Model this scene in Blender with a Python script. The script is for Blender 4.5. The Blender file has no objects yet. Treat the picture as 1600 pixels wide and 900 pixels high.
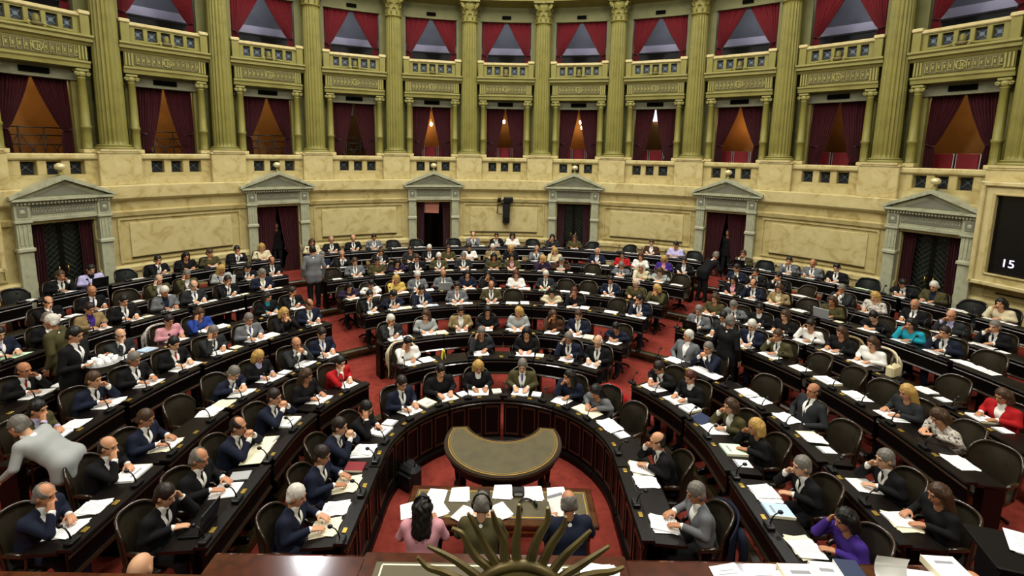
import bpy, math, random
import numpy as np
from mathutils import Matrix, Vector

random.seed(7)
SC = bpy.context.scene
COL = SC.collection
PI = math.pi
rad = math.radians

# ------------------------------------------------------------------ materials
def lin(h):
    h = h.lstrip('#')
    c = [int(h[i:i + 2], 16) / 255 for i in (0, 2, 4)]
    return tuple(x / 12.92 if x <= .04045 else ((x + .055) / 1.055) ** 2.4 for x in c) + (1,)

MATS = {}
def mat(name, hexc, rough=.6, spec=.4, metal=0, noise=None, nscale=8, emit=0, bump=0, bscale=40, coat=0, kind='noise', sheen=0):
    if name in MATS:
        return MATS[name]
    m = bpy.data.materials.new(name)
    m.use_nodes = True
    nt = m.node_tree
    b = nt.nodes['Principled BSDF']
    b.inputs['Base Color'].default_value = lin(hexc)
    b.inputs['Roughness'].default_value = rough
    b.inputs['Specular IOR Level'].default_value = spec
    b.inputs['Metallic'].default_value = metal
    b.inputs['Coat Weight'].default_value = coat
    b.inputs['Sheen Weight'].default_value = sheen
    if emit:
        b.inputs['Emission Color'].default_value = lin(hexc)
        b.inputs['Emission Strength'].default_value = emit
    if noise or bump:
        tc = nt.nodes.new('ShaderNodeTexCoord')
        mp = nt.nodes.new('ShaderNodeMapping')
        nt.links.new(tc.outputs['Object'], mp.inputs['Vector'])
    if noise:
        if kind == 'wood':
            mp.inputs['Scale'].default_value = (nscale, nscale, nscale * .12)
        n = nt.nodes.new('ShaderNodeTexNoise')
        n.inputs['Scale'].default_value = nscale if kind != 'wood' else 3
        n.inputs['Detail'].default_value = 8
        n.inputs['Distortion'].default_value = 1.6 if kind == 'marble' else .3
        nt.links.new(mp.outputs['Vector'], n.inputs['Vector'])
        r = nt.nodes.new('ShaderNodeValToRGB')
        cols = [hexc] + list(noise)
        el = r.color_ramp.elements
        lo, hi = (.36, .64)
        el[0].position, el[1].position = lo, hi
        el[0].color, el[1].color = lin(cols[1]), lin(cols[0])
        if len(cols) > 2:
            e = el.new(.45)
            e.color = lin(cols[2])
        nt.links.new(n.outputs['Fac'], r.inputs['Fac'])
        nt.links.new(r.outputs['Color'], b.inputs['Base Color'])
    if bump:
        n2 = nt.nodes.new('ShaderNodeTexNoise')
        n2.inputs['Scale'].default_value = bscale
        n2.inputs['Detail'].default_value = 4
        nt.links.new(mp.outputs['Vector'], n2.inputs['Vector'])
        bp = nt.nodes.new('ShaderNodeBump')
        bp.inputs['Strength'].default_value = bump
        bp.inputs['Distance'].default_value = .02
        nt.links.new(n2.outputs['Fac'], bp.inputs['Height'])
        nt.links.new(bp.outputs['Normal'], b.inputs['Normal'])
    MATS[name] = m
    return m

MARBLE = mat('cream_marble', '#b9aa77', .35, .35, noise=['#9f8d57', '#b2a26d'], nscale=1.9, kind='marble')
MARBLE2 = mat('pale_marble', '#c4b785', .3, .35, noise=['#ad9b66', '#bcad7a'], nscale=2.3, kind='marble')
GREYM = mat('grey_green_marble', '#a9aa8e', .4, .4, noise=['#8f9078', '#9fa086'], nscale=3, kind='marble')
GREYD = mat('grey_relief', '#6f7060', .6)
OLIVE = mat('ochre_paint', '#7f793b', .45, .3, noise=['#716b32', '#797337'], nscale=2.5)
OLIVEP = mat('ochre_pale_paint', '#8d874c', .45, .3, noise=['#7e7842', '#868048'], nscale=2)
OLIVED = mat('ochre_relief_paint', '#5a532a', .55)
SAGE = mat('sage_paint', '#6f6e40', .5, .3, noise=['#656439', '#6b6a3d'], nscale=2)
SOFFIT = mat('grey_soffit_paint', '#77775f', .6)
VENT = mat('vent_black', '#070707', .9, .05)
GRILLE = mat('grille_blue_black', '#1b2126', .5)
GRILLEB = mat('grille_blue_iron', '#56626c', .5, metal=.3)
GOLD = mat('gilt', '#c9a24a', .35, .5, metal=.9)
BRASS = mat('brass', '#c8a850', .3, .5, metal=.85)
RED = mat('crimson_velvet', '#641019', .85, .2, sheen=.1)
REDD = mat('dark_crimson_velvet', '#380a11', .9, .15, sheen=.1)
CARPET = mat('red_carpet', '#8a392f', .95, .1, noise=['#783027', '#82352b'], nscale=9, bump=.2, bscale=120)
WOOD = mat('dark_mahogany', '#0e0806', .36, .3, noise=['#080403', '#0b0604'], nscale=5, kind='wood')
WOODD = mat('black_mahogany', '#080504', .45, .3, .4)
WOODE = mat('polished_edge_mahogany', '#2a1c11', .25, .5, coat=.3)
WOODR = mat('red_mahogany', '#4a2010', .14, .5, noise=['#35150a', '#40190c'], nscale=4, kind='wood', coat=.8)
STEPW = mat('olive_step_wood', '#3f3216', .35, .4, noise=['#2d2410', '#372b13'], nscale=4, kind='wood')
LEATHER = mat('brown_leather', '#2d281c', .4, .45, noise=['#241f16', '#2a2419'], nscale=9, bump=.1, bscale=160)
LEATHB = mat('black_leather', '#1f2221', .38, .5)
INLAY = mat('olive_leather_inlay', '#554d34', .5, .3, noise=['#4a4430', '#504931'], nscale=6)
IRON = mat('black_iron', '#0b0b0b', .5)
BLACK = mat('black_plastic', '#0c0c0d', .35)
PAPER = mat('white_paper', '#f4f3f0', .8, .2)
CREAMP = mat('cream_paper', '#e9e2c4', .8, .2)
BLUEP = mat('pale_blue_paper', '#b5cce4', .8, .2)
GREENP = mat('pale_green_paper', '#cfeecb', .8, .2)
INK = mat('grey_print', '#8f9097', .9)
SILVER = mat('silver_plastic', '#b9bcbd', .35, metal=.4)
NAVYB = mat('navy_folder', '#1d2a4a', .5)
BRONZE = mat('bronze', '#75673f', .45, .5, metal=.5, noise=['#5a4f31', '#695c39'], nscale=7)
ORANGEW = mat('tan_gallery_wall', '#b08242', .7, noise=['#a0743a', '#a97b3e'], nscale=2)
GREYW = mat('grey_gallery_wall', '#74757a', .8, noise=['#6a6b70', '#6f7075'], nscale=1.5)
LAV = mat('lavender_lit_tone', '#cfc8dc', .6)  # paleness stands in for light caught by moulding and wall top
REDCH = mat('red_seat_cloth', '#7d141c', .7)
GLASS = mat('dark_lattice_glass', '#171c18', .2, .5)
LATT = mat('lattice_bars', '#2c3029', .5)
CEIL = mat('ceiling_paint', '#d8d2b8', .8)
PINK = mat('rosy_lit_wall', '#d98f7c', .7)  # rose tone carries the light on the wall beyond the door
SCREEN = mat('screen_black', '#0a0a0b', .25, .5)
WTXT = mat('screen_white_digits', '#e4e6ff', .6, emit=1.6)
GTXT = mat('screen_green_digit', '#b8d84a', .6, emit=1.2)
BULB = mat('bulb_glow', '#ffd9a0', .5, emit=30)
PALEGOLD = mat('pale_gilt', '#d9cd9c', .3, .5, metal=.25)
WHITEW = mat('white_lit_wall', '#f4f2ff', .6, emit=2.2)  # glow stands in for window light on the gallery wall
EYE = mat('eye_dark', '#1c1310', .3)
LIP = mat('lip', '#8a4238', .5)

# ------------------------------------------------------------------ mesh helper
class MB:
    def __init__(s):
        s.v, s.f, s.m, s.mats, s.sm = [], [], [], [], []
    def mi(s, m):
        if m not in s.mats:
            s.mats.append(m)
        return s.mats.index(m)
    def add(s, vs, fs, m, smooth=False):
        o = len(s.v)
        s.v += [tuple(p) for p in vs]
        i = s.mi(m)
        for f in fs:
            s.f.append(tuple(o + k for k in f))
            s.m.append(i)
            s.sm.append(smooth)
        return s
    def box(s, c, d, m, rz=0, bev=0, M=None):
        x, y, z = d[0] / 2, d[1] / 2, d[2] / 2
        b = min(bev, x * .49, y * .49, z * .49)
        if b > 0:
            vs, fs = [], []
            for sz in (-1, 1):
                for q, (ex, ey, ez) in enumerate(((x - b, y - b, z), (x, y, z - b))):
                    pass
            rings = []
            def ring(hx, hy, hz, cb):
                return [(-hx + cb, -hy, hz), (hx - cb, -hy, hz), (hx, -hy + cb, hz), (hx, hy - cb, hz), (hx - cb, hy, hz), (-hx + cb, hy, hz), (-hx, hy - cb, hz), (-hx, -hy + cb, hz)]
            rings = [ring(x - b, y - b, -z, b * .5), ring(x, y, -z + b, b), ring(x, y, z - b, b), ring(x - b, y - b, z, b * .5)]
            vs = [p for r in rings for p in r]
            fs = [tuple(range(7, -1, -1)), tuple(range(24, 32))]
            for k in range(3):
                for j in range(8):
                    fs.append((k * 8 + j, k * 8 + (j + 1) % 8, k * 8 + 8 + (j + 1) % 8, k * 8 + 8 + j))
        else:
            vs = [(-x, -y, -z), (x, -y, -z), (x, y, -z), (-x, y, -z), (-x, -y, z), (x, -y, z), (x, y, z), (-x, y, z)]
            fs = [(3, 2, 1, 0), (4, 5, 6, 7), (0, 1, 5, 4), (1, 2, 6, 5), (2, 3, 7, 6), (3, 0, 4, 7)]
        cr, sr = math.cos(rz), math.sin(rz)
        vs = [(px * cr - py * sr, px * sr + py * cr, pz) for px, py, pz in vs]
        if M is not None:
            vs = [tuple(M @ Vector(p)) for p in vs]
        return s.add([(p[0] + c[0], p[1] + c[1], p[2] + c[2]) for p in vs], fs, m)
    def ext(s, prof, x0, x1, m, axis='x'):          # closed profile extruded along an axis
        n = len(prof)
        vs = []
        for x in (x0, x1):
            for a, b in prof:
                vs.append((x, a, b) if axis == 'x' else ((a, x, b) if axis == 'y' else (a, b, x)))
        fs = [tuple(range(n)), tuple(range(2 * n - 1, n - 1, -1))]
        fs += [(i, n + i, n + (i + 1) % n, (i + 1) % n) for i in range(n)]
        return s.add(vs, fs, m)
    def lathe(s, prof, m, c=(0, 0, 0), n=24, mod=None, smooth=True, cap=True):
        vs, fs = [], []
        for r, z in prof:
            for k in range(n):
                a = 2 * PI * k / n
                q = r * (mod(a, z) if mod else 1)
                vs.append((c[0] + q * math.cos(a), c[1] + q * math.sin(a), c[2] + z))
        L = len(prof)
        for i in range(L - 1):
            for k in range(n):
                fs.append((i * n + k, i * n + (k + 1) % n, (i + 1) * n + (k + 1) % n, (i + 1) * n + k))
        s.add(vs, fs, m, smooth)
        if cap:
            o = len(s.v) - len(vs)
            i = s.mi(m)
            s.f += [tuple(o + k for k in range(n - 1, -1, -1)), tuple(o + (L - 1) * n + k for k in range(n))]
            s.m += [i, i]
            s.sm += [False, False]
        return s
    def tube(s, pts, r, m, n=8, cap=True):
        P = [Vector(p) for p in pts]
        R = r if isinstance(r, (list, tuple)) else [r] * len(P)
        vs, fs = [], []
        up = Vector((0, 0, 1))
        pn = None
        for i, p in enumerate(P):
            t = (P[min(i + 1, len(P) - 1)] - P[max(i - 1, 0)]).normalized()
            if pn is None:
                pn = t.cross(up if abs(t.z) < .9 else Vector((1, 0, 0))).normalized()
            else:
                pn = (pn - t * pn.dot(t)).normalized()
            b = t.cross(pn)
            for k in range(n):
                a = 2 * PI * k / n
                vs.append(p + (pn * math.cos(a) + b * math.sin(a)) * R[i])
        for i in range(len(P) - 1):
            for k in range(n):
                fs.append((i * n + k, i * n + (k + 1) % n, (i + 1) * n + (k + 1) % n, (i + 1) * n + k))
        if cap:
            fs += [tuple(range(n - 1, -1, -1)), tuple((len(P) - 1) * n + k for k in range(n))]
        return s.add(vs, fs, m, True)
    def ell(s, c, r, m, n=12, k=8, M=None):
        vs, fs = [], []
        for i in range(k + 1):
            p = PI * i / k
            for j in range(n):
                a = 2 * PI * j / n
                q = Vector((r[0] * math.sin(p) * math.cos(a), r[1] * math.sin(p) * math.sin(a), r[2] * math.cos(p)))
                if M is not None:
                    q = M @ q
                vs.append((q[0] + c[0], q[1] + c[1], q[2] + c[2]))
        for i in range(k):
            for j in range(n):
                fs.append((i * n + j, (i + 1) * n + j, (i + 1) * n + (j + 1) % n, i * n + (j + 1) % n))
        return s.add(vs, fs, m, True)
    def mesh(s, name):
        me = bpy.data.meshes.new(name)
        me.from_pydata(s.v, [], s.f)
        for m in s.mats:
            me.materials.append(m)
        me.polygons.foreach_set('material_index', s.m)
        me.polygons.foreach_set('use_smooth', s.sm)
        me.update()
        return me

def link(name, me, parent=None, loc=None, rz=None, M=None):
    o = bpy.data.objects.new(name, me)
    COL.objects.link(o)
    if parent is not None:
        o.parent = parent
    if M is not None:
        o.matrix_local = M
    if loc is not None:
        o.location = loc
    if rz is not None:
        o.rotation_euler = (0, 0, rz)
    return o

def tag(o, label, cat, group=None, kind=None):
    o['label'] = label
    o['category'] = cat
    if group:
        o['group'] = group
    if kind:
        o['kind'] = kind
    return o

def empty(name, loc, rz, label, cat, group=None, kind=None):
    o = bpy.data.objects.new(name, None)
    o.empty_display_size = .2
    COL.objects.link(o)
    o.location = loc
    o.rotation_euler = (0, 0, rz)
    return tag(o, label, cat, group, kind)

def kit(root, parts):                     # parts: list of (name, mesh[, children]) linked under root, mesh data shared
    for p in parts:
        c = link(p[0], p[1], root)
        if len(p) > 2:
            kit(c, p[2])
ORD = ['first', 'second', 'third', 'fourth', 'fifth', 'sixth', 'seventh', 'eighth', 'ninth', 'tenth', 'eleventh', 'twelfth', 'thirteenth', 'fourteenth', 'fifteenth', 'sixteenth', 'seventeenth', 'eighteenth', 'nineteenth', 'twentieth']

# ------------------------------------------------------------------ plan of the hall
R0 = 13.0
D = 12.25
T0 = -.96
CAMZ = 5.0
def colang(i): return T0 + (i - 4.5) * D
def bayang(i): return T0 + (i - 4.0) * D
def pol(r, th, z=0): return (r * math.sin(rad(th)), r * math.cos(rad(th)), z)
TZ = [0, .14, .14, .36, .36, .58, .58, .80]
RA = [1.62 + 1.33 * k for k in range(8)]
def bayname(b):
    if b < -1:
        return 'bay past the left edge'
    if b > 9:
        return '%s bay past the right edge' % ORD[b - 10]
    return '%s bay from the left' % ORD[b + 1]
def path(row, s, th):                       # row 1..8, s metres outward from the desk's front edge
    a = RA[row - 1]
    r = a + s
    if abs(th) <= 90:
        return (r * math.sin(rad(th)), r * math.cos(rad(th)))
    return (math.copysign(r, th), -(abs(th) - 90) * PI / 180 * (a + .70))
def face(th):                               # rotation that turns local +y towards the hall's centre
    t = max(-90, min(90, th))
    return PI - rad(t)
# ------------------------------------------------------------------ architecture
def sweep(mb, prof, t0, t1, m, step=1.5, smooth=False, caps=True):   # closed profile of (r, z) swept in plan angle
    n = max(2, int(abs(t1 - t0) / step) + 1)
    L = len(prof)
    vs, fs = [], []
    for i in range(n):
        t = t0 + (t1 - t0) * i / (n - 1)
        for r, z in prof:
            vs.append(pol(r, t, z))
    for i in range(n - 1):
        for k in range(L):
            fs.append((i * L + k, i * L + (k + 1) % L, (i + 1) * L + (k + 1) % L, (i + 1) * L + k))
    if caps:
        fs += [tuple(range(L)), tuple((n - 1) * L + k for k in range(L - 1, -1, -1))]
    mb.add(vs, fs, m, smooth)

DOORB = [-1, 1, 3, 5, 7, 9]
BAYS = list(range(-2, 12))
TE = 100
# lower marble wall, with openings at the doors
w = MB()
edges = [-TE]
for b in DOORB:
    edges += [bayang(b) - 2.9, bayang(b) + 2.9]
edges.append(TE)
for i in range(0, len(edges), 2):
    sweep(w, [(12.62, .0), (12.62, 3.17), (13.0, 3.17), (13.0, .0)], edges[i], edges[i + 1], MARBLE)
    sweep(w, [(12.56, .78), (12.56, 1.5), (12.5, 1.54), (12.5, 1.66), (12.56, 1.70), (12.63, 1.72), (12.63, .78)], edges[i], edges[i + 1], MARBLE2)
sweep(w, [(12.62, 3.17), (12.62, 3.92), (13.0, 3.92), (13.0, 3.17)], -TE, TE, MARBLE)
o = link('wall_lower', w.mesh('wall_lower'))
tag(o, 'curved cream marble wall behind the last row of desks', 'wall', None, 'structure')
w = MB()
sweep(w, [(12.63, 3.06), (12.55, 3.08), (12.52, 3.2), (12.58, 3.23), (12.63, 3.24)], -TE, TE, MARBLE)
sweep(w, [(12.63, 3.46), (12.5, 3.54), (12.47, 3.58), (12.47, 3.90), (12.53, 3.93), (12.63, 3.93)], -TE, TE, MARBLE2)
o = link('trim_1', w.mesh('trim_1'))
tag(o, 'cream marble cornice bands running round the lower wall', 'cornice', None, 'structure')
# panel frames between the doors
k = 0
for b in (-2, 0, 2, 4, 6, 8, 10):
    w = MB()
    t = bayang(b)
    for z0, z1 in ((1.78, 1.83), (2.97, 3.02)):
        sweep(w, [(12.58, z0), (12.58, z1), (12.63, z1), (12.63, z0)], t - 7.1, t + 7.1, MARBLE)
    for s in (-1, 1):
        sweep(w, [(12.58, 1.83), (12.58, 2.97), (12.63, 2.97), (12.63, 1.83)], t + s * 7.0 - .12, t + s * 7.0 + .12, MARBLE, caps=True)
    sweep(w, [(12.59, 1.92), (12.585, 1.94), (12.585, 2.86), (12.59, 2.88), (12.63, 2.88), (12.63, 1.92)], t - 5.9, t + 5.9, MARBLE2)
    sweep(w, [(12.575, 1.885), (12.575, 1.91), (12.63, 1.91), (12.63, 1.885)], t - 5.9, t + 5.9, STEPW)
    k += 1
    o = link('trim_%d' % (k + 1), w.mesh('wall_panel'))
    tag(o, 'framed pale marble panel in the lower wall, %s' % ('past the left edge' if b < 0 else 'past the right edge' if b > 9 else '%s from the left' % ORD[k - 2]), 'wall panel', 'marble wall panels', 'structure')

# column pedestals and lower balustrade: straight kits set round the circle (local y = outward from R0)
def bay_kit_lower():
    pier = MB()
    pier.box((0, -.1, 4.02), (1.8, .32, .22), MARBLE2)
    pier.box((0, -.1, 4.18), (1.8, .30, .12), MARBLE)
    rail = MB()
    rail.ext([(-.30, 4.62), (-.32, 4.66), (-.32, 4.74), (-.29, 4.77), (.16, 4.77), (.16, 4.62)], -.92, .92, MARBLE2)
    st = MB()
    for x0, x1 in ((-.92, -.62), (-.32, -.14), (.14, .32), (.62, .92)):
        st.box(((x0 + x1) / 2, -.1, 4.43), (x1 - x0, .30, .40), MARBLE, bev=.015)
    st.box((0, -.08, 4.60), (1.84, .26, .06), MARBLE)
    g = MB()
    for x in (-.47, 0, .47):
        g.box((x, 0.0, 4.43), (.32, .03, .36), GRILLE)
        for a in (-1, 1):
            g.box((x, -.025, 4.43), (.40, .02, .018), GRILLEB, M=Matrix.Rotation(a * PI / 4, 3, 'Y'))
        g.box((x, -.03, 4.43), (.07, .02, .07), GRILLEB)
    return [('plinth', pier.mesh('plinth')), ('handrail', rail.mesh('handrail')), ('stile', st.mesh('stile')), ('grille', g.mesh('grille'))]
LOWK = bay_kit_lower()
pm = MB()
pm.box((0, -.08, 4.35), (.96, .62, .86), MARBLE2, bev=.02)
pm.box((0, -.08, 4.80), (1.0, .66, .06), MARBLE2, bev=.015)
PED = pm.mesh('pedestal')

# fluted columns
def flute(a, z):
    return 1 - .13 * abs(math.sin(a * 10)) ** .8 if .22 < z < 4.85 else 1
sh = MB()
prof = [(.335, .17), (.315, .2), (.315, .24)] + [(.315 - .045 * ((z - .3) / 4.55) ** 1.6, z) for z in np.linspace(.3, 4.75, 9)] + [(.268, 4.84), (.268, 4.9), (.30, 4.91), (.30, 4.95), (.27, 4.96)]
sh.lathe(prof, OLIVE, n=160, mod=flute)
bs = MB()
bs.box((0, 0, .03), (.86, .86, .06), MARBLE2)
bs.lathe([(.42, .06), (.43, .09), (.41, .12), (.36, .125), (.36, .14), (.385, .15), (.385, .17), (.34, .18)], OLIVEP, n=40)
def leaf(mb, a, z0, h, r0, out, wd, m):
    vs, fs = [], []
    N = 7
    for i in range(N):
        u = i / (N - 1)
        z = z0 + h * (u - .28 * max(0, u - .7) / .3 * u)
        r = r0 + out * (u ** 3)
        hw = wd * (.55 + .9 * u - 1.35 * u ** 3)
        for j, q in ((-1, -.015), (0, .02), (1, -.015)):
            ang = a + j * hw / r0
            vs.append(((r + q) * math.cos(ang), (r + q) * math.sin(ang), z))
    for i in range(N - 1):
        for j in range(2):
            fs.append((i * 3 + j, i * 3 + j + 1, i * 3 + j + 4, i * 3 + j + 3))
    mb.add(vs, fs, m, True)
    o = len(vs)
    mb.add([(x * .94, y * .94, z) for x, y, z in vs], [tuple(reversed(f)) for f in fs], m, True)
cp = MB()
cp.lathe([(.255, 0), (.25, .3), (.27, .5), (.32, .62)], OLIVE, n=32)
for q in range(8):
    leaf(cp, q * PI / 4, .0, .30, .27, .12, .11, OLIVEP)
    leaf(cp, q * PI / 4 + PI / 8, .12, .36, .265, .14, .11, OLIVEP)
for q in range(4):
    a = q * PI / 2 + PI / 4
    pts = []
    for i in range(22):
        u = i / 21 * 2.2 * 2 * PI
        rr = .095 * (1 - i / 26)
        pts.append((math.cos(a) * (.36 + rr * math.cos(u)), math.sin(a) * (.36 + rr * math.cos(u)), .53 + rr * math.sin(u)))
    cp.tube(pts, .026, OLIVEP, n=6)
    cp.tube([(math.cos(a) * .27, math.sin(a) * .27, .34), (math.cos(a) * .31, math.sin(a) * .31, .48), (math.cos(a) * .38, math.sin(a) * .38, .61)], .03, OLIVEP, n=6)
for q in range(4):
    a = q * PI / 2
    cp.ell((.33 * math.cos(a), .33 * math.sin(a), .66), (.07, .07, .06), OLIVEP, 8, 6)
cp.box((0, 0, .67), (.74, .74, .07), OLIVEP, bev=.02)
SHAFT, BASE, CAPI = sh.mesh('shaft'), bs.mesh('column_base'), cp.mesh('capital')
for me in (CAPI,):
    for v in me.vertices:
        v.co.z += 4.95
NAMEC = 0
for i in range(-2, 12):
    t = colang(i)
    r = empty('column', pol(R0, t, 4.83), -rad(t), 'tall fluted ochre column with leafy capital, %s' % ('%s from the left' % ORD[i] if 0 <= i <= 10 else 'past the %s edge, %s out' % (('left', ORD[-1 - i]) if i < 0 else ('right', ORD[i - 11]))), 'column', 'fluted columns round the galleries', 'structure')
    NAMEC += 1
    kit(r, [('shaft', SHAFT), ('base', BASE), ('capital', CAPI)])
    p = link('pedestal', PED, r)
    p.location = (0, 0, -4.83)
for n, b in enumerate(BAYS):
    t = bayang(b)
    r = empty('balustrade', pol(R0, t, 0), -rad(t), 'low marble balustrade with three dark grilles, %s' % bayname(b), 'balustrade', 'marble balustrades of the lower gallery', 'structure')
    kit(r, LOWK)

# upper wall: jambs, lintels and the band between the two gallery levels
w = MB()
for b in BAYS:
    t = bayang(b)
    for s in (-1, 1):
        sweep(w, [(13.42, 4.2), (13.42, 10.45), (13.7, 10.45), (13.7, 4.2)], t + s * 4.08, t + s * 6.13, SAGE)
        sweep(w, [(13.38, 4.2), (13.38, 6.68), (13.7, 6.68), (13.7, 4.2)], t + s * 3.15, t + s * 4.1, OLIVEP)
    sweep(w, [(13.3, 6.66), (13.3, 6.98), (13.7, 6.98), (13.7, 6.66)], t - 4.3, t + 4.3, SOFFIT)
    sweep(w, [(13.40, 6.98), (13.40, 8.0), (13.7, 8.0), (13.7, 6.98)], t - 4.4, t + 4.4, SAGE)
    sweep(w, [(13.40, 9.92), (13.40, 10.45), (13.7, 10.45), (13.7, 9.92)], t - 4.4, t + 4.4, SAGE)
o = link('wall_upper', w.mesh('wall_upper'))
tag(o, 'curved ochre upper wall with two levels of gallery openings', 'wall', None, 'structure')
w = MB()
sweep(w, [(13.7, 10.42), (12.72, 10.52), (12.68, 10.7), (12.62, 10.72), (12.62, 10.95), (12.4, 11.05), (12.4, 11.2), (12.7, 11.3), (12.7, 12.6), (13.7, 12.6)], -TE, TE, OLIVEP)
o = link('trim_20', w.mesh('trim_20'))
tag(o, 'curved ochre entablature resting on the column capitals', 'cornice', None, 'structure')

# floors and back walls of the galleries, with added partitions to confine the light
w = MB()
sweep(w, [(13.05, 4.0), (13.05, 4.15), (16.2, 4.15), (16.2, 4.0)], -TE, TE, CARPET)
sweep(w, [(13.45, 7.25), (13.45, 7.45), (16.2, 7.45), (16.2, 7.25)], -TE, TE, SOFFIT)
sweep(w, [(13.65, 10.5), (13.65, 10.6), (16.2, 10.6), (16.2, 10.5)], -TE, TE, SOFFIT)
o = link('floor_gallery', w.mesh('floor_gallery'))
tag(o, 'floors and ceilings of the two curved gallery levels', 'floor', None, 'structure')
w = MB()
sweep(w, [(16.0, 4.1), (16.0, 7.3), (16.2, 7.3), (16.2, 4.1)], -TE, TE, ORANGEW)
sweep(w, [(16.0, 7.4), (16.0, 10.55), (16.2, 10.55), (16.2, 7.4)], -TE, TE, GREYW)
sweep(w, [(15.72, 9.15), (15.72, 9.42), (16.0, 9.42), (16.0, 9.15)], -TE, TE, LAV)  # band coloured pale for light reflecting on the moulding
for i in range(-2, 13):  # radial partitions added so each bay's lamps light only that bay
    t = colang(i)
    sweep(w, [(13.6, 4.1), (13.6, 7.3), (16.0, 7.3), (16.0, 4.1)], t - .3, t + .3, ORANGEW)
    sweep(w, [(13.6, 7.4), (13.6, 10.55), (16.0, 10.55), (16.0, 7.4)], t - .3, t + .3, GREYW)
o = link('wall_gallery', w.mesh('wall_gallery'))
tag(o, 'tan lower and grey upper back walls behind the gallery curtains', 'wall', None, 'structure')

# upper balconies
def balcony_kit():
    cor = MB()
    cor.ext([(.40, 7.54), (-.02, 7.54), (-.06, 7.60), (-.14, 7.63), (-.14, 7.70), (-.20, 7.74), (-.20, 7.79), (.40, 7.79)], -1.10, 1.10, OLIVEP)
    fr = MB()
    fr.box((0, .2, 7.34), (2.0, .40, .41), OLIVE)
    fr.box((0, -.01, 7.35), (1.52, .03, .30), OLIVED)
    for q in range(13):
        x = -.72 + q * .12
        fr.box((x, -.03, 7.35), (.018, .03, .24), OLIVEP)
        fr.box((x + .035, -.03, 7.45 if q % 2 else 7.25), (.07, .03, .018), OLIVEP)
        fr.box((x + .04, -.03, 7.35), (.04, .03, .09), OLIVEP)
    ring = [(.10 * math.cos(a), -.03, 7.35 + .10 * math.sin(a)) for a in np.linspace(0, 2 * PI, 17)]
    fr.tube(ring, .02, OLIVEP, n=6)
    for s in (-1, 1):
        for q in range(3):
            fr.box((s * (.82 + q * .07), -.02, 7.35), (.035, .05, .34), OLIVEP)
    ar = MB()
    ar.ext([(.40, 6.97), (-.02, 6.97), (-.04, 7.06), (-.08, 7.10), (-.08, 7.14), (.40, 7.14)], -1.03, 1.03, OLIVEP)
    rl = MB()
    rl.ext([(-.10, 8.22), (-.13, 8.25), (-.13, 8.31), (-.1, 8.33), (.12, 8.33), (.12, 8.22)], -.90, .90, MARBLE2)
    bl = MB()
    bl.box((0, 0, 7.83), (1.84, .16, .10), OLIVE)
    for x in (-.80, -.48, -.16, .16, .48, .80):
        bl.box((x, 0, 8.05), (.10 if abs(x) < .7 else .16, .16, .36), OLIVE, bev=.008)
    bl.box((0, 0, 8.205), (1.84, .15, .05), OLIVE)
    gr = MB()
    for x in (-.64, -.32, 0, .32, .64):
        gr.box((x, .03, 8.03), (.23, .02, .32), GRILLE)
        for a in (-1, 1):
            gr.box((x, .012, 8.03), (.26, .015, .02), GRILLEB, M=Matrix.Rotation(a * PI / 4, 3, 'Y'))
        gr.box((x, .01, 8.03), (.08, .015, .08), GRILLEB, M=Matrix.Rotation(PI / 4, 3, 'Y'))
    post = MB()
    post.box((0, -.02, 8.03), (.20, .26, .50), OLIVE, bev=.01)
    post.box((0, -.02, 8.34), (.25, .30, .10), MARBLE2, bev=.02)
    car = MB()
    car.ell((0, -.12, 7.97), (.085, .05, .13), OLIVED, 12, 8)
    car.box((0, -.15, 7.99), (.07, .05, .14), OLIVE, bev=.02)
    car.ell((0, -.16, 7.86), (.13, .06, .06), OLIVED, 12, 8)
    for s in (-1, 1):
        car.tube([(s * (.14 + .05 * math.cos(a) * (1 - a / 12)), -.15, 7.85 + .05 * math.sin(a) * (1 - a / 12)) for a in np.linspace(0, 9, 16)], .018, OLIVEP, n=6)
        car.tube([(s * .15, -.14, 7.86), (s * .35, -.14, 7.83), (s * .6, -.13, 7.82), (s * .85, -.12, 7.80)], [.03, .022, .016, .01], OLIVE, n=6)
    vent = MB()
    vent.box((0, .29, 6.82), (.58, .03, .14), VENT)
    vent.box((0, .385, 10.08), (.34, .03, .12), VENT)
    for q in range(4):
        vent.box((0, .27, 6.77 + q * .034), (.56, .02, .008), VENT)
    return cor, fr, ar, rl, bl, gr, post, car, vent
K = balcony_kit()
KM = [m.mesh(n) for m, n in zip(K, ('cornice', 'frieze', 'architrave', 'handrail', 'balustrade_frame', 'grille', 'post', 'cartouche', 'vent'))]
for n, b in enumerate(BAYS):
    t = bayang(b)
    r = empty('balcony', pol(R0 - .02, t, 0), -rad(t), 'ochre upper balcony with star grilles and cartouche, %s' % bayname(b), 'balcony', 'balconies of the upper gallery', 'structure')
    for nm, me in zip(('cornice', 'frieze', 'architrave', 'handrail', 'balustrade_frame', 'grille', None, 'cartouche', 'vent'), KM):
        if nm:
            link(nm, me, r)
    for s in (-1, 1):
        link('post', KM[6], r).location = (s * .95, 0, 0)

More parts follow.
